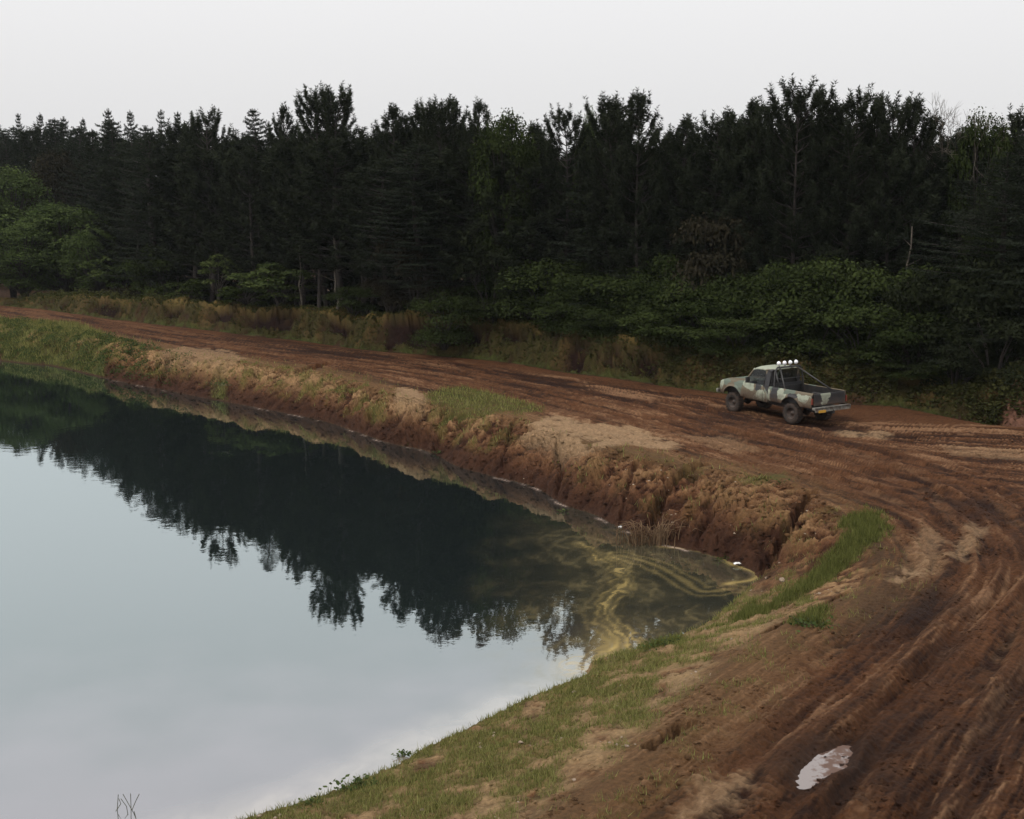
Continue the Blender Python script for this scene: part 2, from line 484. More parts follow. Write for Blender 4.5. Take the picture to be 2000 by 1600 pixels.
    paleC = rgb(.27, .185, .125)
    n4 = fbm(x * 14, y * 14, 71, 2)
    tone = .25 * n1 + .20 * n2 + 1.15 * streak + .22 * n3
    c = np.tile(mud, (len(x), 1))
    c = lerp(c, dark, np.clip(sm(.05, -.40, tone) * .92, 0, 1))
    c = lerp(c, rgb(.27, .175, .115), np.clip(sm(.12, .62, tone) * .9, 0, 1) * (.35 + .65 * sm(78, 50, y)))
    c = lerp(c, rgb(.05, .018, .008), sm(.1, .5, fbm(x * .8 + 31, y * .8, 79, 3)) * .35)
    gloss = .25 * sm(0, -.5, tone)
    pl = pal + .1 * n3
    c = lerp(c, dark, np.clip(-pl, 0, 1) * .7)
    c = lerp(c, paleC, np.clip(pl, 0, 1) * .62 * (.3 + .7 * sm(75, 50, y)) * sm(-.3, .3, n2 + .3 * streak + .15))
    gloss = gloss + .4 * np.clip(-pl, 0, 1)
    wob = .5 * n2 + .25 * n3
    for P, s in WET:
        w = soft(x, y, P, .5, wob + .6 * streak) * s * sm(.55, -.25, streak - .3 * n2)
        c = lerp(c, dark, w * .9)
        gloss = gloss + .35 * w
    # bank soils
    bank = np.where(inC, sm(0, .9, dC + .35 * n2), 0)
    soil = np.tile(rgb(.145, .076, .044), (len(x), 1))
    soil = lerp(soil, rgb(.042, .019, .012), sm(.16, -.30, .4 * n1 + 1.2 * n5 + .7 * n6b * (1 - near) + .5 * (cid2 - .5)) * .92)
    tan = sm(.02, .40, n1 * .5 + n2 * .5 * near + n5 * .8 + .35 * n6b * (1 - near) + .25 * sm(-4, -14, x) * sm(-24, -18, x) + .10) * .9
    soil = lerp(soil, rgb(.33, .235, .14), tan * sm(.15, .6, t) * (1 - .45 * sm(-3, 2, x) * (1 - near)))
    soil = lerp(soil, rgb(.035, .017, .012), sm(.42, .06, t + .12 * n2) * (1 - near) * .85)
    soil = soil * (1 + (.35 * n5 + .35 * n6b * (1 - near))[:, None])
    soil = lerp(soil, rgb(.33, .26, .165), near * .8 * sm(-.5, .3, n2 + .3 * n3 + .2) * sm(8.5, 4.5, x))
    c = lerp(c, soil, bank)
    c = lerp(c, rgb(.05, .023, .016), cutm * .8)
    # verge strip on the pond side of the road: dry and pale-brown with thin grass
    verge = np.where(~inF, sm(1.8, .2, dC), 0) * (1 - bank) * sm(13, 5, x + .0 * y)
    c = lerp(c, rgb(.17, .115, .065), verge * .6)
    # thin grasses / moss as ground colour
    gcol = np.tile(rgb(.075, .095, .022), (len(x), 1))
    gcol = lerp(gcol, rgb(.14, .125, .045), sm(-.1, .4, n2))
    olive = np.where(inC, 1, 0) * sm(-.08, .25, n2 * .6 + .5 * fbm(x * .9 + 40, y * .9, 81, 3) + .0) * sm(.12, .3, t)
    g_far = olive * (1 - near) * (.25 + .75 * sm(3, -5, x)) * .95 + .25 * verge * sm(0, .3, n2)
    g_near = near * np.where(inC, 1, 0) * sm(-.18, .18, .7 * fbm(x * 1.1 + 9, y * 1.1, 85, 4) + .35 * n2 + .10 - .25 * sm(.55, .95, t) + .35 * sm(.12, 0, t) - .25 * sm(2, 7, x)) * sm(.02, .06, t)
    g_far = g_far + leftg * np.where(inC, 1, 0) * sm(.1, .3, t) * sm(-.4, .1, n2) * .8
    nostp = sm(1.0, .8, t)
    grass = np.clip(np.maximum(g_far, g_near * nostp), 0, 1)
    for P, s in GREEN:
        w = soft(x, y, P, .25, wob * .7) * s * np.where(sdS > .05, 1, 0)
        grass = np.maximum(grass, w * sm(-.55, -.1, n2 + .1 * n3))
        gcol = lerp(gcol, rgb(.06, .085, .025), w)
    for P, s in PALE:
        w = soft(x, y, P, .22, wob * .8) * s * sm(-.6, .0, n2 + streak * .8 + .15)
        c = lerp(c, rgb(.34, .26, .18), np.clip(w, 0, 1) * (.8 + .2 * n3) * np.where(inC, sm(.3, .75, t), 1))
        grass = grass * (1 - .9 * w)
    # far side: berm grass
    fgn = fbm(x * .5 + 77, y * .5, 91, 4)
    bermg = np.where(inF, sm(0, .12, tb + .05 * n2) * sm(.75, .15, cutm) * np.where(inB, sm(6, 2, dB), 1), 0)
    bermg = bermg * (1 - expo) * (1 - pinkb) * sm(-.45, -.05, .6 * bn1 + .3 * bn2 + fgn + n2 * .4 + .15 * sm(.1, .4, tb))
    bcol = lerp(np.tile(rgb(.042, .045, .016), (len(x), 1)), rgb(.085, .066, .028), sm(-.1, .35, fgn + .3 * n2))
    bcol = lerp(bcol, rgb(.16, .13, .05), sm(.75, .98, tb) * .7)
    bcol = lerp(bcol, rgb(.045, .075, .02), sm(.3, .05, tb))
    floor_c = lerp(np.tile(rgb(.04, .024, .015), (len(x), 1)), rgb(.06, .036, .022), sm(-.3, .3, n2))
    c = np.where(inF[:, None], lerp(lerp(lerp(floor_c, rgb(.016, .008, .006), expo), rgb(.17, .10, .08), pinkb), bcol, bermg * .8), c)  # expo: bare berm earth, its colour blackened in place of undercut shade
    c = np.where(inF[:, None], c * (1 + (.55 * bn1 + .5 * bn2)[:, None]), c)
    c = lerp(c, gcol, np.where(inF, 0, grass * .75))
    # wet rim at the water
    rim = np.where(sdS > -1, sm(.16, .02, z), 0)
    c = lerp(c, rgb(.05, .028, .02), rim * .6 * (1 - near))
    under = sdS <= 0
    c = np.where(under[:, None], rgb(.10, .075, .05), c)
    c = c * (1 + .20 * n4[:, None] + .12 * n3[:, None])
    gloss = gloss + hol * .6
    c = lerp(c, rgb(.035, .020, .015), soft(x, y, PUDP, .5, .12 * n2 + .3) * .85)
    gdens = np.where(inF, bermg, grass)
    outside = ~near_road & ~inF & ~inC & (y < 8)
    c = np.where(c > 0, c, 0) * rgb(.82, .70, .57)
    return z, np.clip(c, .004, .6), gdens, np.clip(gloss, 0, 1), dict(inF=inF, inB=inB, inC=inC, t=t, tb=tb, sdS=sdS, near=near, dB=dB)


def ground(x, y):
    return terrain(np.atleast_1d(x), np.atleast_1d(y))[0]


# ------------------------------------------------------------------ mesh + material helpers
def mesh_np(name, V, F, loops_per=4, smooth=False):
    V = np.asarray(V, np.float32)
    F = np.asarray(F, np.int32)
    me = bpy.data.meshes.new(name)
    me.vertices.add(len(V))
    me.vertices.foreach_set('co', V.ravel())
    me.loops.add(F.size)
    me.loops.foreach_set('vertex_index', F.ravel())
    me.polygons.add(len(F))
    me.polygons.foreach_set('loop_start', np.arange(0, F.size, loops_per, dtype=np.int32))
    if smooth:
        me.polygons.foreach_set('use_smooth', np.ones(len(F), bool))
    me.update(calc_edges=True)
    return me


def vcol(me, name, C, dom='POINT'):
    C = np.asarray(C, np.float32)
    if C.ndim == 1:
        C = np.stack([C, C, C], 1)
    A = np.ones((len(C), 4), np.float32)
    A[:, :C.shape[1]] = C
    a = me.color_attributes.new(name, 'FLOAT_COLOR', dom)
    a.data.foreach_set('color', A.ravel())


def obj(name, me, mat=None, parent=None):
    o = bpy.data.objects.new(name, me)
    COL.objects.link(o)
    if mat is not None and len(me.materials) == 0:
        me.materials.append(mat)
    if parent is not None:
        o.parent = parent
    return o


def tag(o, label=None, cat=None, group=None, kind=None):
    if label: o['label'] = label
    if cat: o['category'] = cat
    if group: o['group'] = group
    if kind: o['kind'] = kind
    return o


def empty(name, loc, rz=0):
    o = bpy.data.objects.new(name, None)
    o.empty_display_size = .3
    COL.objects.link(o)
    o.location = loc
    o.rotation_euler = (0, 0, rz)
    return o


def mat(name, color=(.5, .5, .5), rough=.7, metal=0.0, spec=.5):
    m = bpy.data.materials.new(name)
    m.use_nodes = True
    b = m.node_tree.nodes['Principled BSDF']
    b.inputs['Base Color'].default_value = (*color, 1)
    b.inputs['Roughness'].default_value = rough
    b.inputs['Metallic'].default_value = metal
    b.inputs['Specular IOR Level'].default_value = spec
    return m


def N(m, t, **k):
    n = m.node_tree.nodes.new(t)
    for a, b in k.items():
        setattr(n, a, b)
    return n


def L(m, a, b):
    m.node_tree.links.new(a, b)


def noise_mat(name, c1, c2, scale=3, rough=.8, metal=0.0, bump=.2, detail=6, coord='Object'):
    m = mat(name, c1, rough, metal)
    b = m.node_tree.nodes['Principled BSDF']
    t = N(m, 'ShaderNodeTexCoord')
    n = N(m, 'ShaderNodeTexNoise')
    n.inputs['Scale'].default_value = scale
    n.inputs['Detail'].default_value = detail
    L(m, t.outputs[coord], n.inputs['Vector'])
    r = N(m, 'ShaderNodeValToRGB')
    r.color_ramp.elements[0].position = .35
    r.color_ramp.elements[1].position = .65
    r.color_ramp.elements[0].color = (*c1, 1)
    r.color_ramp.elements[1].color = (*c2, 1)
    L(m, n.outputs[0], r.inputs[0])
    L(m, r.outputs[0], b.inputs['Base Color'])
    if bump:
        bp = N(m, 'ShaderNodeBump')
        bp.inputs['Strength'].default_value = bump
        bp.inputs['Distance'].default_value = .02
        L(m, n.outputs[0], bp.inputs['Height'])
        L(m, bp.outputs[0], b.inputs['Normal'])
    return m


# ---- ground
M_GROUND = mat('earth', rough=.9)
b = M_GROUND.node_tree.nodes['Principled BSDF']
at = N(M_GROUND, 'ShaderNodeVertexColor', layer_name='albedo')
at2 = N(M_GROUND, 'ShaderNodeVertexColor', layer_name='gloss')
geo = N(M_GROUND, 'ShaderNodeNewGeometry')
nz = N(M_GROUND, 'ShaderNodeTexNoise')
nz.inputs['Scale'].default_value = 12
nz.inputs['Detail'].default_value = 8
nz.inputs['Roughness'].default_value = .75
L(M_GROUND, geo.outputs['Position'], nz.inputs['Vector'])
mr = N(M_GROUND, 'ShaderNodeMapRange')
mr.inputs[1].default_value = .3; mr.inputs[2].default_value = .7
mr.inputs[3].default_value = .62; mr.inputs[4].default_value = 1.38
L(M_GROUND, nz.outputs[0], mr.inputs[0])
vm = N(M_GROUND, 'ShaderNodeVectorMath', operation='MULTIPLY')
L(M_GROUND, at.outputs[0], vm.inputs[0])
L(M_GROUND, mr.outputs[0], vm.inputs[1])
L(M_GROUND, vm.outputs[0], b.inputs['Base Color'])
rr = N(M_GROUND, 'ShaderNodeMapRange')
rr.inputs[3].default_value = .95; rr.inputs[4].default_value = .6
L(M_GROUND, at2.outputs[0], rr.inputs[0])
L(M_GROUND, rr.outputs[0], b.inputs['Roughness'])
b.inputs['Specular IOR Level'].default_value = .12
bp = N(M_GROUND, 'ShaderNodeBump')
bp.inputs['Strength'].default_value = 1.0
bp.inputs['Distance'].default_value = .09
L(M_GROUND, nz.outputs[0], bp.inputs['Height'])
L(M_GROUND, bp.outputs[0], b.inputs['Normal'])


def polar(angs, rads):
    A, Rr = np.meshgrid(angs, rads)
    X = (np.tan(0) + np.sin(A)) * Rr
    Y = np.cos(A) * Rr
    return X.ravel(), Y.ravel(), A.shape


def grid_faces(shape):
    r, c = shape
    i = np.arange(r * c).reshape(r, c)
    return np.stack([i[:-1, :-1].ravel(), i[:-1, 1:].ravel(), i[1:, 1:].ravel(), i[1:, :-1].ravel()], 1)


# angles: dense over the view, coarse elsewhere
half = R(26)
a_in = np.linspace(-half, half, 820)
a_out = np.linspace(half, 2 * math.pi - half, 70)[1:-1]
ang = np.concatenate([a_in, a_out, [2 * math.pi - half]])
v = np.linspace(1640, 596, 690)
dd = []
for vv in v:
    dd.append(px(1000, vv, RZ)[1])
rad_v = np.array(dd)
rad = np.concatenate([[.5, 2, 4, 6, 8, 10, 12, 13.5, 14.8], rad_v[rad_v > 15.0], np.geomspace(109, 150, 30), np.geomspace(156, 2500, 16)])
# rows are packed closer where the land tilts towards the viewer (banks) and thinned under water
NR = 860
ca = np.linspace(-half, half, 110)
cum = []
for a_ in ca:
    x_, y_ = np.sin(a_) * rad, np.cos(a_) * rad
    dS_, _, _ = polydist(x_, y_, SHORE)
    iW = inside(x_, y_, WPOLY)
    iC = inside(x_, y_, CPOLY)
    iF = inside(x_, y_, FPOLY)
    dF_, _, _ = polydist(x_, y_, FAR)
    dr = np.gradient(rad)
    w_ = np.ones(len(rad))
    w_ = np.where((iC | (iF & (dF_ < 6.5))) & (rad < 125) & (rad > 15), np.clip(dr / .06, 1, 7), w_)
    w_ = np.where(iF & (dF_ > 7), .35, w_)
    w_ = np.where(iW & (dS_ > .7), .08, w_)
    w_ = np.where(rad > 160, .6, w_)
    w_ = np.convolve(np.pad(w_, 3, 'edge'), np.ones(7) / 7, 'valid')
    cw = np.concatenate([[0], np.cumsum(.5 * (w_[1:] + w_[:-1]))])
    cum.append(np.interp(np.linspace(0, cw[-1], NR), cw, rad))
cum = np.array(cum)
k_ = np.array([1, 2, 3, 2, 1.]) / 9
cum = np.apply_along_axis(lambda q: np.convolve(np.pad(q, 2, 'edge'), k_, 'valid'), 0, cum)
RR = np.stack([np.interp(np.clip((ang + math.pi) % (2 * math.pi) - math.pi, -half, half), ca, cum[:, i]) for i in range(NR)])
# behind the viewer the two edge columns must meet again
tt_ = np.clip((ang - half) / (2 * math.pi - 2 * half), 0, 1)
RR = np.where((tt_ > 0)[None, :], RR[:, len(a_in) - 1][:, None] * (1 - tt_)[None, :] + RR[:, 0][:, None] * tt_[None, :], RR)
AA = np.broadcast_to(ang, RR.shape)
X, Y, shp = (np.sin(AA) * RR).ravel(), (np.cos(AA) * RR).ravel(), RR.shape
Z, C, G, GL, info = terrain(X, Y)
F = grid_faces(shp)
keep = ~((Z[F] < -.5).all(1)) | (np.hypot(X[F[:, 0]], Y[F[:, 0]]) > 120)
F = F[keep]
used = np.zeros(len(X), bool)
used[F.ravel()] = True
remap = np.cumsum(used) - 1
F = remap[F]
me = mesh_np('ground', np.stack([X, Y, Z], 1)[used], F, smooth=True)
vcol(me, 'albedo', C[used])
vcol(me, 'gloss', GL[used])
tag(obj('ground', me, M_GROUND), 'red brown dirt ground with rutted muddy track and eroded bank round the pond', kind='structure')
print('ground tris', len(F) * 2)

# ------------------------------------------------------------------ water
SCP = catmull(np.array([px(u, v_, 0)[:2] for u, v_ in [(1128, 1062), (1175, 1085), (1210, 1112), (1212, 1150), (1180, 1180), (1183, 1215), (1215, 1240), (1225, 1265), (1190, 1285), (1140, 1300)]]), 4)
SCPW = np.interp(np.linspace(0, 1, len(SCP)), [0, .2, .4, .6, .8, 1], [.22, .45, .38, .38, .6, .7])
SC2 = catmull(np.array([px(u, v_, 0)[:2] for u, v_ in [(1210, 1085), (1270, 1100), (1330, 1130), (1370, 1155), (1430, 1150)]]), 4)
SC3 = catmull(np.array([px(u, v_, 0)[:2] for u, v_ in [(1290, 1068), (1350, 1072), (1400, 1085), (1430, 1102), (1475, 1118), (1470, 1132), (1420, 1140)]]), 4)
wa = np.concatenate([np.linspace(-half, R(14), 330), [R(15), R(20), half]])
wr = np.concatenate([[6, 10, 14, 17], np.array([px(1000, vv, 0)[1] for vv in np.linspace(1650, 680, 520)]), np.geomspace(95, 330, 12)])
aw_out = np.linspace(half, 2 * math.pi - half, 24)[1:-1]
wang = np.concatenate([wa, aw_out, [2 * math.pi - half]])
X, Y, shp = polar(wang, wr)
dS, _, _ = polydist(X, Y, SHORE)
inW = inside(X, Y, WPOLY)
F = grid_faces(shp)
sd = np.where(inW, -dS, dS)
F = F[(sd[F] < 2.5).any(1)]
n1 = fbm(X * .5, Y * .5, 101, 4)
n2 = fbm(X * 1.7 + 2 * n1, Y * 1.2 + 2 * n1, 105, 3)
zone = sm(-1.6, 2.2, X - (-.3) + .8 * n1 - .05 * (Y - 26)) * sm(42.5, 36.5, Y + .8 * n1 - .15 * X) * sm(22.6, 25.5, Y + .4 * X - 1.0)   # film of scum in the corner
d1, s1, sd1 = polydist(X, Y, SCP)
wdt = np.interp(s1, np.linspace(0, s1.max(), len(SCP)), SCPW)
l1 = d1 * sd1 + .25 * n2
band = np.exp(-(np.abs(l1) / (wdt * .9)) ** 2)
lines = (.5 + .5 * np.sin(l1 * 22 + 2.2 * n2 + 1.6 * fbm(X * 3, Y * 1.5, 121, 2))) ** 2 * (.7 + .9 * fbm(X * 1.2, Y * 1.2, 122, 2))
d2, s2, sdd2 = polydist(X, Y, SC2)
band2 = .45 * np.exp(-((d2 + .1 * n2) / .10) ** 2) + .35 * np.exp(-((d2 - .35 + .2 * n2) / .07) ** 2)
d3, s3, sdd3 = polydist(X, Y, SC3)
band3 = .8 * np.exp(-((d3 + .08 * n2) / .12) ** 2)
swirl_x = X + 1.2 * fbm(X * .35, Y * .25, 111, 3)
swirl_y = Y + 1.6 * fbm(X * .3 + 9, Y * .22, 115, 3)
rid = ridged(swirl_x * .9 + .4 * n2, swirl_y * .55, 118, 3)
rid2 = ridged(swirl_x * 2.2 + .5 * n2, swirl_y * 1.2, 128, 2)
flow = .5 + .5 * np.sin(l1 * 9 + 3.5 * fbm(X * .7, Y * .5, 131, 3) + 2 * n2)
film = zone * (.10 + .26 * flow ** 6 * sm(-.3, .2, n1) + .16 * sm(.6, .98, rid) + .14 * (n1 + .2))
yel = np.clip(band * (.14 + .85 * lines) * (.8 + .4 * n2) + .75 * band2 + .9 * band3 + .5 * np.exp(-((X - 2.35 + .3 * n2) ** 2 / .22 + (Y - 27.4 + .4 * n2) ** 2 / 1.3)), 0, 1) * sm(42, 40.5, Y)
yel = np.clip(yel * .85 + film * .25, 0, 1)
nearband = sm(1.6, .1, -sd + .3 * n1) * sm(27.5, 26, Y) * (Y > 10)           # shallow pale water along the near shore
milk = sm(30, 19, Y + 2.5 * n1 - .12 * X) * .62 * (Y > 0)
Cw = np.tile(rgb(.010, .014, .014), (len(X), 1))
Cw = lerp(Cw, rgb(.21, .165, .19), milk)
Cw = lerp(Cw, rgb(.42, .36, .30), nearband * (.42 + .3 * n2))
Cw = lerp(Cw, rgb(.10, .085, .05), np.clip(film * 1.6, 0, .8))
Cw = lerp(Cw, rgb(.38, .28, .105), yel)
fo = np.exp(-((sd + .10 + .10 * n2) / .07) ** 2) * sm(32, 36, Y) * sm(80, 70, Y) * sm(.0, .3, fbm(X * .9, Y * .9, 141, 3))
Cw = lerp(Cw, rgb(.36, .27, .22), np.clip(fo, 0, 1))
cover = np.clip(.66 * yel + .25 * film + .45 * fo, 0, .9)
used = np.zeros(len(X), bool)
used[F.ravel()] = True
remap = np.cumsum(used) - 1
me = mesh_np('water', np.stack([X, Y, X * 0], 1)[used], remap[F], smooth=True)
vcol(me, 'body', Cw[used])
vcol(me, 'cover', cover[used])
M_WATER = bpy.data.materials.new('water')
M_WATER.use_nodes = True
m = M_WATER
m.node_tree.nodes.clear()
out = N(m, 'ShaderNodeOutputMaterial')
dif = N(m, 'ShaderNodeBsdfDiffuse')
glo = N(m, 'ShaderNodeBsdfGlossy')
glo.inputs['Roughness'].default_value = 0.012
glo.inputs['Color'].default_value = (.86, .965, .985, 1)
lw = N(m, 'ShaderNodeLayerWeight'); lw.inputs[0].default_value = .5
fp = N(m, 'ShaderNodeMath', operation='POWER'); fp.inputs[1].default_value = 2.35
L(m, lw.outputs['Facing'], fp.inputs[0])
fr = N(m, 'ShaderNodeMath', operation='MULTIPLY_ADD'); fr.inputs[1].default_value = .95; fr.inputs[2].default_value = .05
L(m, fp.outputs[0], fr.inputs[0])
mixs = N(m, 'ShaderNodeMixShader')
ab = N(m, 'ShaderNodeVertexColor', layer_name='body')
ac = N(m, 'ShaderNodeVertexColor', layer_name='cover')
L(m, ab.outputs[0], dif.inputs['Color'])
inv = N(m, 'ShaderNodeMath', operation='MULTIPLY_ADD')
inv.inputs[1].default_value = -.95; inv.inputs[2].default_value = 1
L(m, ac.outputs[0], inv.inputs[0])
mu = N(m, 'ShaderNodeMath', operation='MULTIPLY')
L(m, fr.outputs[0], mu.inputs[0]); L(m, inv.outputs[0], mu.inputs[1])
L(m, mu.outputs[0], mixs.inputs[0])
L(m, dif.outputs[0], mixs.inputs[1])
L(m, glo.outputs[0], mixs.inputs[2])
L(m, mixs.outputs[0], out.inputs[0])
geo = N(m, 'ShaderNodeNewGeometry')
nz = N(m, 'ShaderNodeTexNoise')
nz.inputs['Scale'].default_value = 2.2
nz.inputs['Detail'].default_value = 3
L(m, geo.outputs['Position'], nz.inputs['Vector'])
nz2 = N(m, 'ShaderNodeTexNoise')
nz2.inputs['Scale'].default_value = .25
L(m, geo.outputs['Position'], nz2.inputs['Vector'])
mm = N(m, 'ShaderNodeMath', operation='MULTIPLY')
L(m, nz.outputs[0], mm.inputs[0]); L(m, nz2.outputs[0], mm.inputs[1])
bp = N(m, 'ShaderNodeBump')
bp.inputs['Strength'].default_value = .10
bp.inputs['Distance'].default_value = .03
L(m, mm.outputs[0], bp.inputs['Height'])
L(m, bp.outputs[0], glo.inputs['Normal'])
tag(obj('pond_water', me, M_WATER), 'still dark pond water mirroring the pines with yellow scum in its corner', kind='structure')

# puddle in the track
V = PUDP.mean(0) + (catmull(np.vstack([PUDP, PUDP[:1]]), 3)[:-1] - PUDP.mean(0)) * 1.12
V = np.concatenate([V, np.full((len(V), 1), RZ - .085)], 1)
V = np.vstack([V.mean(0), V])
me = mesh_np('puddle', V, np.array([(0, (i + 1) % (len(V) - 1) + 1, i + 1) for i in range(len(V) - 1)]), 3)
M_PUD = bpy.data.materials.new('puddle_water')
M_PUD.use_nodes = True
m = M_PUD
m.node_tree.nodes.clear()
out = N(m, 'ShaderNodeOutputMaterial')
dif = N(m, 'ShaderNodeBsdfDiffuse')
dif.inputs[0].default_value = (.10, .06, .045, 1)
glo = N(m, 'ShaderNodeBsdfGlossy'); glo.inputs['Roughness'].default_value = .03
fr = N(m, 'ShaderNodeFresnel'); fr.inputs['IOR'].default_value = 2.6
mixs = N(m, 'ShaderNodeMixShader')
L(m, fr.outputs[0], mixs.inputs[0]); L(m, dif.outputs[0], mixs.inputs[1]); L(m, glo.outputs[0], mixs.inputs[2]); L(m, mixs.outputs[0], out.inputs[0])
m.node_tree.links.remove(fr.outputs[0].links[0])
lw = N(m, 'ShaderNodeLayerWeight'); lw.inputs[0].default_value = .5
fp = N(m, 'ShaderNodeMath', operation='POWER'); fp.inputs[1].default_value = 2.1
L(m, lw.outputs['Facing'], fp.inputs[0])
geo = N(m, 'ShaderNodeNewGeometry')
nzp = N(m, 'ShaderNodeTexNoise'); nzp.inputs['Scale'].default_value = 7; nzp.inputs['Detail'].default_value = 5; nzp.inputs['Roughness'].default_value = .65
L(m, geo.outputs['Position'], nzp.inputs['Vector'])
cl = N(m, 'ShaderNodeVertexColor', layer_name='clear')
sm_ = N(m, 'ShaderNodeMath', operation='MULTIPLY_ADD'); sm_.inputs[1].default_value = .5
L(m, cl.outputs[0], sm_.inputs[0]); L(m, nzp.outputs[0], sm_.inputs[2])
mp = N(m, 'ShaderNodeMapRange'); mp.inputs[1].default_value = .50; mp.inputs[2].default_value = .66; mp.inputs[3].default_value = .10; mp.inputs[4].default_value = 1.0
L(m, sm_.outputs[0], mp.inputs[0])
mu = N(m, 'ShaderNodeMath', operation='MULTIPLY')
L(m, fp.outputs[0], mu.inputs[0]); L(m, mp.outputs[0], mu.inputs[1]); L(m, mu.outputs[0], mixs.inputs[0])
vcol(me, 'clear', sm(.12, -.22, V[:, 0] - PUD[0] - .45 * (V[:, 1] - PUD[1])))
tag(obj('puddle_water', me, M_PUD), 'shallow puddle in the rutted mud reflecting white sky', kind='structure')

# ------------------------------------------------------------------ foliage materials
def leaf_mat(name, c1, c2, trans=.35, rough=.6, var=.25):
    m = bpy.data.materials.new(name)
    m.use_nodes = True
    m.node_tree.nodes.clear()
    out = N(m, 'ShaderNodeOutputMaterial')
    vc = N(m, 'ShaderNodeVertexColor', layer_name='tone')
    oi = N(m, 'ShaderNodeObjectInfo')
    ad = N(m, 'ShaderNodeMath', operation='MULTIPLY_ADD')
    ad.inputs[1].default_value = var; 
    L(m, oi.outputs['Random'], ad.inputs[0])
    sc_ = N(m, 'ShaderNodeMath', operation='MULTIPLY_ADD')
    sc_.inputs[1].default_value = 1.0 - var; sc_.inputs[2].default_value = 0
    sp = N(m, 'ShaderNodeSeparateColor')
    L(m, vc.outputs[0], sp.inputs[0])
    L(m, sp.outputs[0], sc_.inputs[0])
    L(m, sc_.outputs[0], ad.inputs[2])
    mixc = N(m, 'ShaderNodeMix', data_type='RGBA')
    mixc.inputs[6].default_value = (*c1, 1)
    mixc.inputs[7].default_value = (*c2, 1)
    L(m, ad.outputs[0], mixc.inputs[0])
    d = N(m, 'ShaderNodeBsdfDiffuse')
    t = N(m, 'ShaderNodeBsdfTranslucent')
    L(m, mixc.outputs[2], d.inputs[0]); L(m, mixc.outputs[2], t.inputs[0])
    ms = N(m, 'ShaderNodeMixShader'); ms.inputs[0].default_value = trans
    L(m, d.outputs[0], ms.inputs[1]); L(m, t.outputs[0], ms.inputs[2])
    L(m, ms.outputs[0], out.inputs[0])
    return m


M_BARK = noise_mat('pine_bark', (.018, .013, .011), (.04, .03, .024), 9, .9, bump=.5)
M_PALEBARK = noise_mat('pale_bark', (.05, .04, .03), (.12, .10, .075), 6, .8, bump=.3)
M_PINE = leaf_mat('pine_needles', (.012, .014, .009), (.036, .043, .025), .15)
M_SPRUCE = leaf_mat('spruce_needles', (.012, .015, .010), (.036, .044, .029), .15)
M_LEAFY = leaf_mat('dark_leaves', (.012, .018, .006), (.048, .062, .020), .2)
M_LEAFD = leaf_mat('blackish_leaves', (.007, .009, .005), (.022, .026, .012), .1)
M_LIGHT = leaf_mat('light_leaves', (.026, .042, .014), (.080, .105, .036), .3)
M_YELL = leaf_mat('young_leaves', (.03, .045, .015), (.095, .115, .04), .3)
M_OLIVE = leaf_mat('brownish_leaves', (.013, .013, .008), (.038, .032, .020), .2)
M_GRASS = leaf_mat('grass_blades', (.080, .088, .022), (.26, .25, .09), .3, var=0)
M_LUSH = leaf_mat('lush_grass_blades', (.050, .060, .016), (.16, .165, .05), .3, var=0)
M_DRY = leaf_mat('dry_stems', (.09, .05, .03), (.22, .15, .09), .2, var=0)
M_BERMG = leaf_mat('berm_grass_blades', (.030, .040, .011), (.095, .098, .032), .3, var=0)
M_BRAM = leaf_mat('bramble_leaves', (.020, .026, .009), (.080, .078, .028), .25, var=0)


def unit(v):
    return v / np.maximum(np.linalg.norm(v, axis=-1, keepdims=True), 1e-9)


def tubes(segs, sides=5):
    """segs: list of (points (k,3), radii (k,)) -> V, F(quads)"""
    V, F = [], []
    for P, r in segs:
        P = np.asarray(P, float)
        k = len(P)
        T = unit(np.gradient(P, axis=0))
        ref = np.array([1., 0, 0]) if abs(T[0][0]) < .8 else np.array([0, 1., 0])
        base = len(V)
        for i in range(k):
            a = unit(np.cross(T[i], ref))
            b_ = np.cross(T[i], a)
            for j in range(sides):
                th = 2 * np.pi * j / sides
                V.append(P[i] + r[i] * (np.cos(th) * a + np.sin(th) * b_))
        for i in range(k - 1):
            for j in range(sides):
                F.append((base + i * sides + j, base + i * sides + (j + 1) % sides, base + (i + 1) * sides + (j + 1) % sides, base + (i + 1) * sides + j))
    return np.array(V), np.array(F)


def brush(P, A, Ln, rad, width, nn, r, droop=0.0, tone=None):
    """needle brushes: P start (n,3), A axis (n,3), Ln length, nn needles each -> triangle verts, tone per face"""
    n = len(P)
    A = unit(A)
    ref = np.where(np.abs(A[:, 2:3]) < .9, np.array([[0, 0, 1.]]), np.array([[1., 0, 0]]))
    U = unit(np.cross(A, ref))
    Vv = np.cross(A, U)
    t = r.random((n, nn))
    th = r.random((n, nn)) * 2 * np.pi
    fw = .35 + .5 * r.random((n, nn)) + .5 * (t > .85)
    base = P[:, None] + A[:, None] * (t * Ln[:, None])[..., None]
    rd = U[:, None] * np.cos(th)[..., None] + Vv[:, None] * np.sin(th)[..., None]
    dr = unit(rd + A[:, None] * fw[..., None])
    ln = rad[:, None] * (.75 + .5 * r.random((n, nn)))
    tip = base + dr * ln[..., None]
    side = unit(np.cross(dr, r.normal(size=dr.shape)))
    w = width[:, None] * np.ones((1, nn))
    a = base - side * w[..., None] * .5 + dr * ln[..., None] * .12
    b_ = base + side * w[..., None] * .5 + dr * ln[..., None] * .12
    V = np.stack([a, b_, tip], 2).reshape(-1, 3)
    if tone is None:
        tone = r.random(n)
    tn = np.clip(tone[:, None] * .7 + .3 * r.random((n, nn)), 0, 1).reshape(-1)
    return V, tn


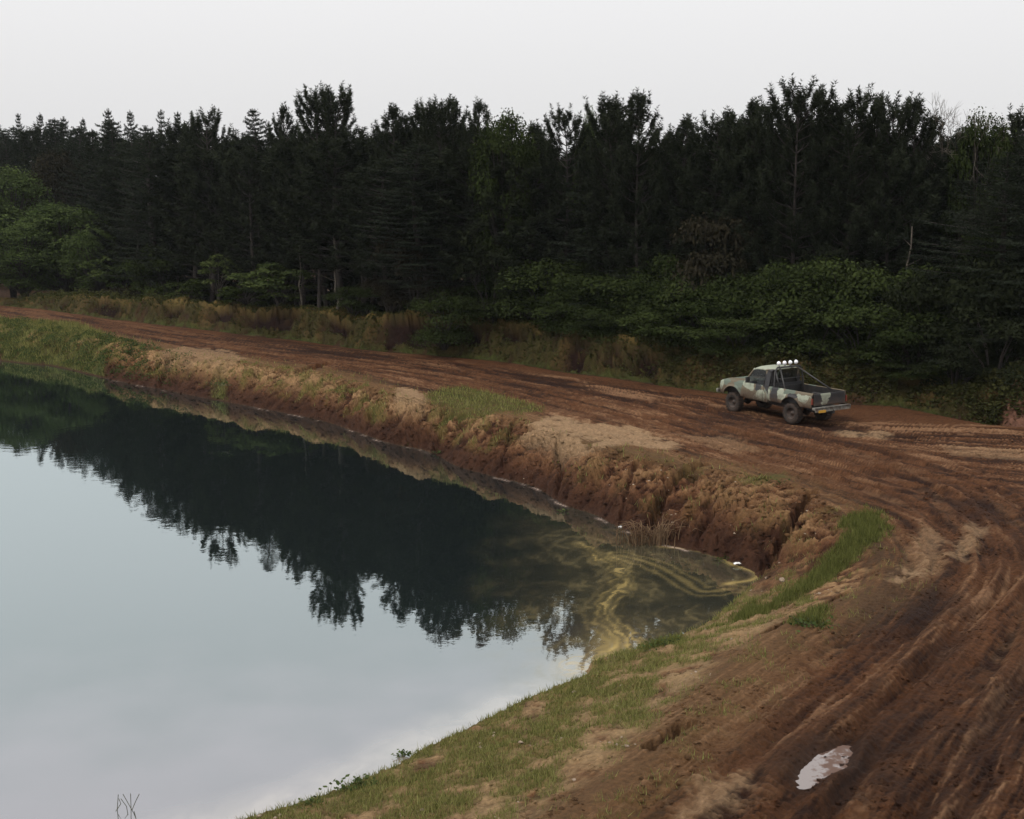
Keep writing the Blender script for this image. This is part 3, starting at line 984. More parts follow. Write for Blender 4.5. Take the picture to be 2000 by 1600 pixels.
def tri_mesh(name, V, tone):
    F = np.arange(len(V)).reshape(-1, 3)
    me = mesh_np(name, V, F, 3)
    vcol(me, 'tone', np.repeat(tone, 3))
    return me


def pine_variant(k, h=16.0, rad=2.3, c0=.30, style='pine', bushy=False):
    r = np.random.default_rng(100 + k)
    segs = []
    lean = r.normal(size=2) * .25
    tz = np.linspace(0, h, 9)
    tp = np.stack([lean[0] * np.sin(tz / h * 2.2), lean[1] * np.sin(tz / h * 2.6), tz], 1)
    segs.append((tp, np.linspace(.17, .02, 9) * (h / 15)))
    SP_, SA, SL, ST = [], [], [], []

    def at_h(z):
        return np.array([np.interp(z, tz, tp[:, 0]), np.interp(z, tz, tp[:, 1]), z])
    z = h * c0
    if style == 'pine':
        gap = .62
    else:
        gap = .46
    while z < h - .25:
        q = (z - h * c0) / (h * (1 - c0))
        dz = h - z
        if style == 'pine':
            Lr = (min(rad, .12 + .55 * dz) if not bushy else rad * min(1, (dz + .2) / 3.2) ** .7) * (.8 + .2 * min(1, q * 4))
            nb = r.integers(4, 6) if dz < 4 else r.integers(5, 8)
        elif style == 'round':
            Lr = 1.5 * math.sqrt(max(.03, 1 - ((dz - 1.7) / 2.1) ** 2)) + .25 if dz < 3.7 else min(rad, 1.0 + .5 * (dz - 3.7))
            nb = r.integers(5, 8)
        else:
            Lr = min(rad, .08 + (.34 + .3 * r.random()) * dz ** .9)
            nb = r.integers(4, 7)
        a0 = r.random() * 6.28
        for j in range(nb):
            az = a0 + j * 2 * np.pi / nb + r.normal() * .25
            ln = Lr * (.5 + .75 * r.random())
            if style == 'spruce':
                ln = Lr * (.35 + .95 * r.random())
                el0, el1 = -.15 + .5 * q, .15 + .45 * q
            else:
                el0, el1 = .10 + .55 * q + r.normal() * .12, .85 + .50 * q
            k_ = 6
            p = [at_h(z)]
            for i in range(k_):
                e = el0 + (el1 - el0) * (i / (k_ - 1)) ** 1.3
                p.append(p[-1] + ln / k_ * np.array([np.cos(az) * np.cos(e), np.sin(az) * np.cos(e), np.sin(e)]))
            p = np.array(p)
            segs.append((p[::2] if len(p) > 4 else p, np.linspace(.035, .010, len(p[::2]))))
            # shoots
            if style == 'spruce':
                m_ = max(3, int(ln / .16))
                for i in range(m_):
                    f = (.15 + .85 * (i + r.random()) / m_)
                    q0 = p[0] + (p[-1] - p[0]) * 0
                    pos = np.array([np.interp(f * k_, np.arange(k_ + 1), p[:, c]) for c in range(3)])
                    sd = (-1) ** i
                    ax = np.array([np.cos(az + sd * .9), np.sin(az + sd * .9), -.10 + .2 * q])
                    SP_.append(pos); SA.append(ax); SL.append((.28 + .30 * (1 - f)) * (.5 + .5 * (1 - q)) + .08); ST.append(.25 + .6 * f * r.random())
                SP_.append(p[-2]); SA.append(p[-1] - p[-2]); SL.append(.32); ST.append(.8)
            else:
                m_ = max(2, int(ln / .26))
                for i in range(m_):
                    f = .45 + .55 * (i + r.random()) / m_
                    pos = np.array([np.interp(f * k_, np.arange(k_ + 1), p[:, c]) for c in range(3)])
                    a2 = az + r.normal() * .9
                    ax = np.array([np.cos(a2), np.sin(a2), .5 + .9 * r.random() + .5 * q])
                    SP_.append(pos); SA.append(ax); SL.append(.28 + .25 * r.random()); ST.append(.15 + .7 * f * r.random() + .15 * q)
                SP_.append(p[-1]); SA.append(p[-1] - p[-2] + np.array([0, 0, .12])); SL.append(.50 + .3 * r.random()); ST.append(.75)
        z += gap * (.8 + .4 * r.random()) * (1.0 if q < .75 else .8)
    # leader
    top = at_h(h)
    SP_.append(top - np.array([0, 0, .5])); SA.append(np.array([lean[0] * .1, 0, 1.])); SL.append(.75 if style != 'spruce' else .55); ST.append(.8)
    for i in range(4):
        a2 = r.random() * 6.28
        SP_.append(top - np.array([0, 0, .45])); SA.append(np.array([np.cos(a2) * .5, np.sin(a2) * .5, 1.])); SL.append(.4); ST.append(.7)
    # dead lower branches
    for i in range(14):
        zz = h * (.06 + (c0 - .04) * r.random())
        az = r.random() * 6.28
        a_ = at_h(zz)
        l_ = .6 + 1.2 * r.random()
        segs.append((np.array([a_, a_ + l_ * np.array([np.cos(az), np.sin(az), .05 - .2 * r.random()])]), np.array([.022, .007])))
    V, F = tubes(segs, 4)
    trunk = mesh_np('trunk', V, F, 4)
    SP_, SA, SL, ST = map(np.array, (SP_, SA, SL, ST))
    if style == 'spruce':
        V, tn = brush(SP_, SA, SL, np.full(len(SP_), .15), np.full(len(SP_), .06), 16, r, tone=ST)
    else:
        V, tn = brush(SP_, SA, SL, np.full(len(SP_), .24), np.full(len(SP_), .065), 30, r, tone=ST)
    crown = tri_mesh('crown', V, tn)
    return trunk, crown, float(V[:, 2].max()) - .1


def leaves(P, Nn, size, r, tone, asp=.6):
    n = len(P)
    Nn = unit(Nn + .55 * r.normal(size=(n, 3)))
    d = unit(np.cross(Nn, r.normal(size=(n, 3))))
    s = np.cross(Nn, d)
    sz = size * (.6 + .8 * r.random(n))[:, None]
    V = np.stack([P - d * sz * .5, P + s * sz * asp * .5, P + d * sz * .5, P - s * sz * asp * .5], 1)
    F = np.arange(4 * n).reshape(-1, 4)
    return V.reshape(-1, 3), F


def bush_variant(k, rx, ry, rz, nl, n_leaf, size, flat=.55, stem=.0, open_=.0, bark=True, big=1.0):
    """layered broadleaf crown; origin at the ground, crown centre at stem + rz"""
    r = np.random.default_rng(500 + k)
    P, Nn, T = [], [], []
    segs = []
    cz = stem + rz * .80
    lobes = []
    for i in range(nl):
        u = r.random() * 2 * np.pi
        w = r.random() ** .5
        zz = -0.75 + 1.75 * r.random()
        rr_ = math.sqrt(max(.05, 1 - min(1, abs(zz)) ** 2)) * (.55 + .45 * w)
        c = np.array([rx * rr_ * np.cos(u) * .85, ry * rr_ * np.sin(u) * .85, cz + rz * zz * .8])
        s = big * (.22 + .20 * r.random()) * min(rx, rz * 1.3)
        lobes.append((c, s))
    wts = np.array([s ** 2 for c, s in lobes])
    cnt = (n_leaf * wts / wts.sum()).astype(int)
    for (c, s), m_ in zip(lobes, cnt):
        d = unit(r.normal(size=(m_, 3)))
        d[:, 2] = np.where(d[:, 2] < -.3, -d[:, 2], d[:, 2])
        rad_ = s * (.70 + .42 * r.random(m_) ** 1.5) * (1 + .25 * np.sin(d[:, 0] * 5 + c[0] * 3) * np.sin(d[:, 1] * 6))
        p = c + d * rad_[:, None] * np.array([1, 1, flat])
        P.append(p)
        Nn.append(d * np.array([.6, .6, 1]) + np.array([0, 0, .7]))
        T.append(np.clip(.5 * r.random() + .5 * r.random(m_), 0, 1))
        b0 = np.array([c[0] * .12, c[1] * .12, 0.0]) * (1 if stem == 0 else .3)
        mid = np.array([c[0] * .45, c[1] * .45, c[2] * .6]) if stem == 0 else np.array([c[0] * .12, c[1] * .12, c[2] * .5])
        segs.append((np.array([b0, mid, c]), np.array([.04, .025, .008]) * (1 + rz * .25)))
    P = np.vstack(P); Nn = np.vstack(Nn); T = np.concatenate(T)
    V, F = leaves(P, Nn, size, r, T)
    me = mesh_np('crown', V, F, 4)
    vcol(me, 'tone', np.repeat(T, 4))
    V, F = tubes(segs, 4)
    st = mesh_np('stem', V, F, 4)
    return st, me


def place(name, trunk, crown, mt, mc, loc, sc_, rz, label, cat, group=None, part='trunk'):
    t = empty(name, loc, rz)
    t.scale = sc_
    a = obj(part, trunk, mt, t)
    c = obj('crown', crown, mc, t)
    tag(t, label, cat, group)
    return t


# ------------------------------------------------------------------ pines behind the road
PV = [pine_variant(1, 16, 2.3, .22), pine_variant(2, 16, 2.6, .25, bushy=True), pine_variant(3, 16, 2.0, .22), pine_variant(4, 16, 2.9, .25, bushy=True), pine_variant(5, 16, 2.3, .28), pine_variant(6, 16, 2.7, .2, bushy=True), pine_variant(7, 16, 2.5, .2, bushy=True)]
PR = [pine_variant(11, 16, 2.9, .34, 'round')]
PS = [pine_variant(21 + i, 18, (2.5, 2.1, 2.8, 2.4, 2.0, 2.7)[i], .18, 'spruce') for i in range(6)]
for a, b_, c in PV + PR:
    a.materials.append(M_BARK); b_.materials.append(M_PINE)
for a, b_, c in PS:
    a.materials.append(M_BARK); b_.materials.append(M_SPRUCE)
# front line of the plantation
_TLD = [(-120, 152), (50, 137), (160, 122), (265, 102), (400, 89.5), (635, 78.6), (850, 71.4), (1080, 66.4), (1300, 62.0), (1563, 59.4), (1800, 57.6), (2000, 56.4), (2150, 55.5)]
TL = np.array([pz(u, 560, Y)[:2] for u, Y in _TLD])


def depth_at(u, extra=0.0):
    """depth of the plantation's front line along pixel column u, plus extra metres"""
    k = (u - 1000) / FP
    # ground x/y ratio for this column is about k / cos(pitch) near the horizon
    s = TL[:, 0] / TL[:, 1]
    Y = np.interp(k / (CP + .05 * SP), s, TL[:, 1])
    return Y + extra


MASS = np.array([(-150, 262), (0, 248), (100, 240), (200, 236), (300, 242), (400, 240), (480, 250), (560, 250), (640, 240), (720, 262), (800, 245), (900, 238), (1000, 245), (1060, 268), (1120, 290), (1200, 240), (1300, 292), (1340, 262), (1450, 232), (1550, 222), (1650, 236), (1750, 228), (1850, 248), (1950, 240), (2150, 230)])


def tree_loc(u, v, extra):
    Y = depth_at(u, extra)
    top = pz(u, v, Y)
    g = float(ground(top[0], top[1])[0])
    return np.array([top[0], top[1], g - .05]), top[2] - g


# trees whose tops stand clear of the mass: u, v, kind, variant, width factor, extra depth, label
SKY = [
    (35, 228, 's', 0, .9, 8, 'thin spruce spire rising at the left end of the skyline'),
    (78, 232, 's', 1, .9, 10, 'second spruce spire from the left end of the skyline'),
    (122, 229, 's', 2, .8, 5, 'sparse spruce spire above the brown leafed tree'),
    (162, 231, 's', 0, .8, 9, 'short spruce spire between two taller ones left of the skyline dip'),
    (205, 219, 's', 1, 1.0, 6, 'taller spruce with stepped side branches in the left group'),
    (252, 217, 's', 2, 1.0, 7, 'fan shaped spruce tip in the left group of spires'),
    (315, 222, 's', 0, 1.0, 8, 'lone spruce tip just left of the bushy dark pine'),
    (347, 219, 's', 1, .7, 12, 'very thin spruce top close beside the bushy dark pine'),
    (398, 207, 'p', 3, 1.0, 2, 'bushy dark pine with ragged sides between two spruce spires'),
    (478, 224, 's', 2, .95, 4, 'pointed spruce standing alone in the skyline gap'),
    (547, 200, 'p', 2, .45, 5, 'thin pine leader poking up just left of the big round pine'),
    (525, 245, 's', 0, .8, 9, 'low pine top at the foot of the thin leader'),
    (612, 165, 'r', 0, .95, 0, 'left half of the tall round-headed pine pair above the skyline'),
    (658, 160, 'r', 0, .95, 1.5, 'right half of the tall round-headed pine pair above the skyline'),
    (765, 203, 'p', 0, .85, 2, 'candle tipped pine right of the big round pine'),
    (795, 217, 'p', 4, .8, 4, 'lower pine shoulder right of the candle tipped pine'),
    (830, 192, 'r', 0, .55, 3, 'open tufted pine top at the left of a close trio'),
    (862, 188, 'r', 0, .55, 1, 'open tufted pine top in the middle of a close trio'),
    (893, 186, 'p', 2, .7, 5, 'loose ragged pine top at the right of a close trio'),
    (938, 190, 'p', 4, .55, 2, 'narrow forked pine leader beside the rounded dark crown'),
    (1036, 235, 'p', 2, .6, 6, 'small pine candle in the low part of the skyline'),
    (1055, 243, 'p', 4, .5, 9, 'smallest pine candle left of the see-through pine'),
    (1095, 203, 'p', 1, .75, 2, 'see-through pine with lifted branches standing alone mid skyline'),
    (1180, 190, 'p', 0, .85, 1, 'left leader of the dense pine beside the open feathery pine'),
    (1207, 177, 'p', 3, .85, 2.5, 'dense pine with several candles beside the open feathery pine'),
    (1255, 172, 'p', 4, .85, 1, 'open feathery pine with bare-looking arms before the skyline gap'),
    (1324, 241, 'p', 1, .6, 6, 'small dark pine tip just right of the skyline gap'),
    (1352, 224, 'p', 0, .7, 4, 'squat pine right of the skyline gap'),
    (1405, 215, 'p', 3, .7, 3, 'broad low pine crown in the rising part of the skyline'),
    (1435, 210, 'p', 2, .7, 5, 'pine tip on the slope up to the tallest pine'),
    (1480, 190, 'p', 0, .7, 2, 'pine leader well left of the tallest pine'),
    (1510, 186, 'p', 1, .8, 4, 'wide pine close left of the tallest pine'),
    (1563, 150, 'p', 3, .95, 1, 'tallest pine of the skyline with many upright candles'),
    (1592, 166, 'p', 2, .6, 3, 'slim pine leader touching the tallest pine on its right'),
    (1645, 192, 'p', 4, .65, 3, 'small pine leader left of the spreading candelabra pine'),
    (1688, 166, 'p', 1, .95, 1, 'spreading candelabra pine right of the tallest pine'),
    (1725, 182, 'p', 0, .5, 4, 'side leader on the right of the candelabra pine'),
    (1752, 180, 'p', 3, .6, 2, 'forked pine top next right of the candelabra pine'),
    (1790, 180, 'p', 2, .6, 2, 'slim pine with a clear stem below its top near the right end'),
    (1820, 216, 'p', 4, .6, 5, 'short tuft of pine right of the slim clear stemmed pine'),
    (1998, 203, 'p', 1, .8, 4, 'pine top cut by the right edge of the picture'),
]
G_P = 'pines of the plantation wall behind the dirt road'
for u, v_, kd, vi, wf, ex, lab in SKY:
    if kd == 's':
        vi = (int(u) * 7) % 6
        wf *= (.8, 1.15, .95, 1.25, .7)[int(u) % 5]
        v_ += (-6, 5, 0, -10, 8)[int(u) % 5]
    tr_, cr_, h0 = {'p': PV, 'r': PR, 's': PS}[kd][vi]
    loc, H = tree_loc(u, v_, ex * .6)
    H += .1
    s = H / h0
    wz = (.42 + .5 * wf) * (1.0 if kd != 's' else 1.0)
    if kd == 's':
        wz *= (.62, .85, .7)[int(u) % 3]
    if kd == 'r':
        wz = .45 + .5 * wf
    nm = 'spruce_tree' if kd == 's' else 'pine_tree'
    place(nm, tr_, cr_, None, None, loc, (wz, wz, s), random.random() * 6.28, lab, 'tree', 'conifers standing out on the skyline')
# filler rows
FILL = []
for row, ex in enumerate([0.0, 3.2, 6.6, 10.5, 15, 20]):
    u = -130 + 20 * row
    while u < 2140:
        Y = depth_at(u, ex)
        step = (3.1 + .25 * row) * FP / Y * (.85 + .3 * random.random())
        vtop = np.interp(u, MASS[:, 0], MASS[:, 1]) + (12, 2, 2, 8, 14, 20)[row] + random.uniform(-16, 26)
        if row == 0:
            vtop += random.uniform(0, 40)
        left = u < 380
        tr_, cr_, h0 = random.choice(PS) if (left and random.random() < .6) or random.random() < .05 else random.choice([PV[1], PV[3], PV[5], PV[6], PV[1], PV[5], PV[4], PV[0]])
        loc, H = tree_loc(u, vtop, ex + random.uniform(-1, 1) + (1.8 if u > 930 and row < 2 else 0))
        s = H / h0
        w = 1.2 * (.9 + .4 * random.random())
        zn = ['behind the pale green trees', 'left of the slender young tree', 'around the two pale trunks', 'under the round-headed pine pair', 'behind the long berm', 'under the middle of the skyline', 'left of the big skyline gap', 'above the left shrubs', 'above the middle shrubs', 'behind the pickup', 'below the tallest pine', 'below the candelabra pine', 'at the right end of the wood'][int(np.searchsorted([190, 380, 580, 720, 880, 1040, 1160, 1300, 1420, 1520, 1640, 1780], u))]
        rk = ['front rank', 'second rank', 'third rank', 'rear rank', 'rear rank', 'rear rank'][row]
        if left:
            lab, grp = '%s dark conifer %s' % (rk, zn), 'conifers in the left stretch of the forest'
            nm = 'conifer_tree'
        else:
            lab, grp = '%s dark pine %s' % (rk, zn), G_P
            nm = 'pine_tree'
        if row <= 2 or random.random() < .9:
            FILL.append((u, place(nm, tr_, cr_, None, None, loc, (w, w, s), random.random() * 6.28, lab, 'tree', grp)))
        u += step

by = {}
for u, t in sorted(FILL, key=lambda q: q[0]):
    by.setdefault(t['label'], []).append(t)
ORD = ['first', 'second', 'third', 'fourth', 'fifth', 'sixth', 'seventh', 'eighth', 'ninth', 'tenth', 'eleventh', 'twelfth', 'thirteenth', 'fourteenth', 'fifteenth', 'sixteenth']
for lab, ts in by.items():
    if len(ts) > 1:
        for i, t in enumerate(ts):
            t['label'] = '%s, %s from the left' % (lab, ORD[min(i, 15)])

# dead-looking stems, bare crown
def stem_tree(name, base_uv, z, Y, top_v, lean, mt, label, twigs=0, r0=.10, seed=0):
    b0 = pz(base_uv[0], base_uv[1], Y)
    g = float(ground(b0[0], b0[1])[0])
    top = pz(base_uv[0] + lean, top_v, Y)
    H = top[2] - g
    r = np.random.default_rng(seed)
    k_ = 9
    P = np.array([[(top[0] - b0[0]) * (i / (k_ - 1)) + .07 * r.normal() * (i > 0), .05 * r.normal(), H * i / (k_ - 1)] for i in range(k_)])
    segs = [(P, np.linspace(r0, r0 * .35, k_))]
    for i in range(twigs):
        j = r.integers(3, k_)
        a = r.random() * 6.28
        l_ = .4 + .8 * r.random()
        segs.append((np.array([P[j], P[j] + np.array([np.cos(a) * l_, np.sin(a) * l_, .4 * l_])]), np.array([.02, .006])))
    V, F = tubes(segs, 6)
    t = empty(name, (b0[0], b0[1], g - .05))
    obj('trunk', mesh_np('trunk', V, F, 4, True), mt, t)
    tag(t, label, 'tree')
    return t


stem_tree('slim_tree', (589, 605), 3, depth_at(589, -1.05), 475, -3, M_PALEBARK, 'thin crooked pale trunk without a crown in front of the dark wood', 5, .07, 3)
stem_tree('slim_tree', (659, 605), 3, depth_at(659, -0.75), 455, -4, M_PALEBARK, 'straight greyish trunk, tallest of the bare ones left of the middle', 6, .10, 4)
stem_tree('slim_tree', (1769, 520), 3, depth_at(1769, -0.8999999999999999), 440, 12, M_PALEBARK, 'leaning pale snag rising out of the shrubs at the right', 3, .08, 5)
for u, vb, lb in [(345, 560, 'dim brown trunk left of the slender young tree'), (706, 610, 'left of two close dim trunks right of the straight greyish trunk'), (716, 615, 'right of two close dim trunks right of the straight greyish trunk'), (932, 500, 'dim trunk left of the shrub row'),
                  (1392, 500, 'dim trunk above the middle of the shrub row'), (270, 560, 'dim trunk behind the loose olive shrub at the left'), (505, 590, 'dim trunk between the young tree and the crooked pale trunk'), (780, 590, 'dim trunk behind the long berm near the middle')]:
    stem_tree('slim_tree', (u, vb), 3, depth_at(u, .8 + random.random()), 400 + random.randint(0, 60), random.randint(-4, 4), M_BARK, lb, 6, .12, u)['group'] = 'dim trunks at the shaded forest edge'


def twig_tree(u, vt, vb, Y, seed, label):
    r = np.random.default_rng(seed)
    top = pz(u, vt, Y)
    g = float(ground(top[0], top[1])[0])
    H = top[2] - g
    segs = []

    def grow(p, d, l_, rad_, n):
        q = p + d * l_
        segs.append((np.array([p, (p + q) / 2 + r.normal(size=3) * .04 * l_, q]), np.array([rad_, rad_ * .8, rad_ * .6])))
        if n == 0:
            return
        for i in range(3 if n > 1 else 4):
            grow(q, unit(d + r.normal(size=3) * .42 + np.array([0, 0, .12])), l_ * (.6 + .25 * r.random()), rad_ * .6, n - 1)
    segs.append((np.array([[0, 0, 0], [.1, 0, H * .5], [0, 0, H * .68]]), np.array([.16, .12, .08])))
    for i in range(4):
        grow(np.array([0, 0, H * (.60 + .02 * i)]), unit(np.array([r.normal() * .4, r.normal() * .4, 1])), H * .115, .045, 4)
    V, F = tubes(segs, 3)
    t = empty('bare_tree', (top[0], top[1], g))
    obj('trunk', mesh_np('trunk', V, F, 4), M_PALEBARK, t)
    tag(t, label, 'tree')


twig_tree(1887, 178, 0, depth_at(1887, 2), 9, 'bare twiggy treetop against the white sky near the right end')

# ------------------------------------------------------------------ broadleaf trees and shrubs
BV = [bush_variant(1, 2.6, 2.2, 2.0, 17, 8000, .15, .42, big=1.35), bush_variant(2, 3.0, 2.4, 1.8, 22, 9000, .15, .38, big=1.3), bush_variant(3, 2.2, 2.0, 2.2, 15, 7500, .15, .45, big=1.45), bush_variant(4, 2.4, 2.1, 1.6, 14, 7500, .14, .4, big=1.4), bush_variant(5, 2.8, 2.2, 2.0, 26, 8500, .16, .35, big=1.1)]
TV = [bush_variant(11, 3.4, 3.0, 4.2, 95, 17000, .17, .85, 1.2, big=.75), bush_variant(12, 3.0, 3.0, 3.6, 80, 15000, .17, .85, 1.0, big=.75)]
SV = [bush_variant(21, 1.3, 1.2, 1.2, 16, 1700, .16, .5, 1.3), bush_variant(22, 2.2, 1.6, 1.3, 26, 3800, .16, .45, .35)]
for a, b_ in BV + TV + SV:
    a.materials.append(M_BARK)


_mcache = {}


def leafy(var, mt, u, vt, vb, Y, wpx, name, label, cat, group=None, part='stem'):
    """var placed so that its top is at pixel row vt, base near row vb, width wpx"""
    st, cr = var
    key = (cr.name, mt.name)
    if key not in _mcache:
        c = cr.copy(); c.materials.clear(); c.materials.append(mt); _mcache[key] = c
    cr2 = _mcache[key]
    top = pz(u, vt, Y)
    g = float(ground(top[0], top[1])[0])
    if vb is not None:
        g = min(g, pz(u, vb, Y)[2])
    H = top[2] - g
    hz = max(v.co.z for v in st.vertices) if False else cr['hz']
    w = (wpx * Y / FP) / cr['wx']
    t = empty(name, (top[0], top[1], g - .05), random.random() * 6.28)
    t.scale = (w, w, (H + .05) / hz)
    obj(part, st, None, t)
    obj('crown', cr2, None, t)
    tag(t, label, cat, group)
    return t


for lst in (BV, TV, SV):
    for st, cr in lst:
        co = np.empty(len(cr.vertices) * 3, np.float32)
        cr.vertices.foreach_get('co', co)
        co = co.reshape(-1, 3)
        cr['hz'] = float(np.percentile(co[:, 2], 99.5))
        cr['wx'] = float(np.percentile(co[:, 0], 98) - np.percentile(co[:, 0], 2))


def fd(u, v):
    return px(u, v, RZ)[1]


# left: light green broadleaf trees
LG = [(10, 330, 590, 120, 150, 0, 'pale green broadleaf treetop at the left edge'), (120, 400, 600, 113, 170, 1, 'rounded light green tree left of the pines'), (40, 440, 600, 110, 150, 0, 'bushy light green tree at the left edge in front of a taller one'),
      (-60, 380, 600, 116, 200, 1, 'light green tree reaching in from beyond the left edge'), (185, 450, 600, 108, 110, 0, 'small rounded light green tree at the right of the left clump')]
for u, vt, vb, Y, w, vi, lab in LG:
    leafy(TV[vi], M_LIGHT, u, vt, vb, Y, w, 'broadleaf_tree', lab, 'tree', 'light green trees at the left of the forest', 'trunk')
leafy(TV[1], M_OLIVE, 112, 300, 600, 125, 120, 'broadleaf_tree', 'brownish thin leafed tree behind the light green ones at the left', 'tree', None, 'trunk')
leafy(TV[0], M_LIGHT, 1150, 222, 600, depth_at(1150, 3), 60, 'broadleaf_tree', 'light green treetop squeezed left of the dense candle pine', 'tree', None, 'trunk')
leafy(TV[1], M_LEAFY, 985, 226, 600, depth_at(985, 1), 120, 'broadleaf_tree', 'smooth rounded dark crown in the middle of the skyline', 'tree', None, 'trunk')
leafy(TV[0], M_LEAFY, 1925, 228, 600, depth_at(1925, 1), 130, 'broadleaf_tree', 'dark leafy crown under the bare twigs at the right end', 'tree', None, 'trunk')
leafy(BV[1], M_OLIVE, 1400, 425, 640, depth_at(1400, .6), 190, 'broadleaf_tree', 'brown tinged small tree above the shrubs in the middle right', 'tree', None, 'trunk')
leafy(BV[3], M_OLIVE, 820, 450, 640, depth_at(820, .3), 170, 'broadleaf_tree', 'dull brown leafed tree above the berm left of the shrubs', 'tree', None, 'trunk')
leafy(BV[0], M_LEAFD, 960, 450, 640, depth_at(960, .3), 150, 'broadleaf_tree', 'blackish small tree just left of the big green shrubs', 'tree', None, 'trunk')
leafy(TV[1], M_LEAFY, 1620, 225, 600, depth_at(1620, 5), 80, 'broadleaf_tree', 'leafy crown tucked between the tallest pine and the candelabra pine', 'tree', None, 'trunk')

# understorey left of the shrubs
SB = [(425, 498, 600, -4.5, 68, SV[0], M_YELL, 'young_tree', 'slender young tree with feathery yellow green top on a thin stem', 'tree', 'trunk'),
      (545, 515, 608, -3.5, 150, SV[1], M_YELL, 'shrub', 'bright spreading shrub by the crooked pale trunk', 'shrub', 'stem'),
      (868, 565, 625, -3.2, 130, BV[0], M_LEAFY, 'shrub', 'dark low shrub on the berm left of the shrub row', 'shrub', 'stem'),
      (240, 490, 590, -3.5, 120, SV[1], M_YELL, 'shrub', 'loose olive shrub at the left foot of the forest', 'shrub', 'stem'),
      (310, 480, 590, -3.0, 130, BV[3], M_LEAFY, 'shrub', 'dim green shrub under the bushy dark pine', 'shrub', 'stem'),
      (180, 545, 600, -6, 140, BV[3], M_OLIVE, 'shrub', 'brownish bracken mound beside the track at the left', 'shrub', 'stem'),
      (250, 560, 605, -7, 110, BV[1], M_OLIVE, 'shrub', 'second bracken mound beside the track, under the olive shrub', 'shrub', 'stem'),
      (370, 545, 600, -5, 90, SV[1], M_LEAFY, 'shrub', 'small dim shrub just left of the slender young tree', 'shrub', 'stem'),
      (480, 555, 605, -4, 90, SV[1], M_LEAFY, 'shrub', 'small dim shrub between the young tree and the bright shrub', 'shrub', 'stem'),
      (690, 560, 612, -1.5, 90, BV[2], M_LEAFY, 'shrub', 'shadowed shrub right of the straight greyish trunk', 'shrub', 'stem'),
      (760, 540, 612, -2, 100, BV[3], M_OLIVE, 'shrub', 'shadowed brownish shrub on the berm near the middle', 'shrub', 'stem'),
      (50, 520, 600, -9, 150, BV[0], M_LIGHT, 'shrub', 'pale green shrub low at the left edge beside the track', 'shrub', 'stem'),
      (130, 500, 600, -8, 130, BV[2], M_LIGHT, 'shrub', 'mid green shrub in front of the rounded light tree', 'shrub', 'stem')]
for u, vt, vb, ex, w, var, mt, nm, lab, cat, part in SB:
    leafy(var, mt, u, vt, vb, depth_at(u, ex * .45), w, nm, lab, cat, None if nm != 'shrub' else 'shrubs along the foot of the forest', part)
# the row of large green shrubs
BR = [(960, 575, 655, 110), (1060, 508, 665, 170), (1130, 515, 672, 150), (1180, 600, 690, 130), (1245, 520, 690, 190), (1300, 500, 690, 130), (1330, 590, 705, 170), (1400, 560, 705, 170), (1440, 620, 720, 160), (1490, 520, 705, 170),
      (1560, 508, 715, 170), (1600, 580, 730, 180), (1650, 505, 720, 200), (1690, 590, 745, 180), (1750, 520, 735, 190), (1790, 610, 765, 170), (1840, 540, 745, 200), (1870, 650, 790, 150), (1920, 500, 770, 180), (1950, 600, 780, 170), (1990, 520, 760, 180), (2050, 560, 790, 200), (1010, 560, 660, 110), (1230, 610, 700, 120), (1520, 610, 735, 150), (1385, 650, 725, 120), (1700, 680, 770, 150), (1780, 700, 785, 130)]
LB = ['flat topped green shrub', 'rounded green shrub', 'broad dark green shrub', 'layered green shrub']
WH = ['at the left end of the row', 'left of the row\'s middle', 'in mid row', 'above the pickup', 'right of the pickup']
BR += [(975, 545, 665, 140), (1250, 560, 690, 130), (1320, 550, 690, 130), (1475, 565, 700, 140), (1585, 545, 715, 140), (1725, 555, 730, 150), (1120, 575, 680, 140), (1010, 530, 665, 130), (1030, 512, 665, 130), (1100, 505, 670, 130), (1165, 535, 680, 120), (1205, 530, 680, 120), (1285, 520, 690, 120), (1370, 545, 700, 130), (1445, 535, 705, 120)]
BR.sort()
cnt = {}
for i, (u, vt, vb, w) in enumerate(BR):
    front = vt > 570
    bi = int(np.argmin(np.abs(np.array([b0[0] for b0 in _B]) - u)))
    Yb = np.interp(u, [b0[0] for b0 in _B], [b0[2] for b0 in _B])
    Y = Yb + (.8 if front else 2.4) + random.uniform(-.6, .7)
    zone_ = 0 if u < 1080 else 1 if u < 1280 else 2 if u < 1420 else 3 if u < 1700 else 4
    key = (i % 4, zone_, front)
    lab = '%s, %s %s' % (LB[i % 4], 'low one' if front else 'tall one', WH[zone_])
    cnt[lab] = cnt.get(lab, 0) + 1
    if cnt[lab] > 1:
        lab = lab.replace('low one', 'another low one').replace('tall one', 'another tall one')
    leafy(BV[(i * 3) % 5], M_LEAFD if u > 1830 else M_LEAFY, u, vt, None, Y, w * 1.12, 'shrub', lab, 'shrub', 'large green shrubs between forest and road')  # shrubs at the right end get blacker leaves, shade put into their colour

for u, vt, ex, lab in [(1968, 300, -4.2, 'blackish conifer closing the picture at the right above the road'), (2045, 240, -4.5, 'blackish conifer cut by the right edge of the picture')]:
    loc, H = tree_loc(u, vt, ex)
    place('conifer_tree', PS[2][0], PS[2][1], None, None, loc, (1.25, 1.25, H / PS[2][2]), 1.0, lab, 'tree')

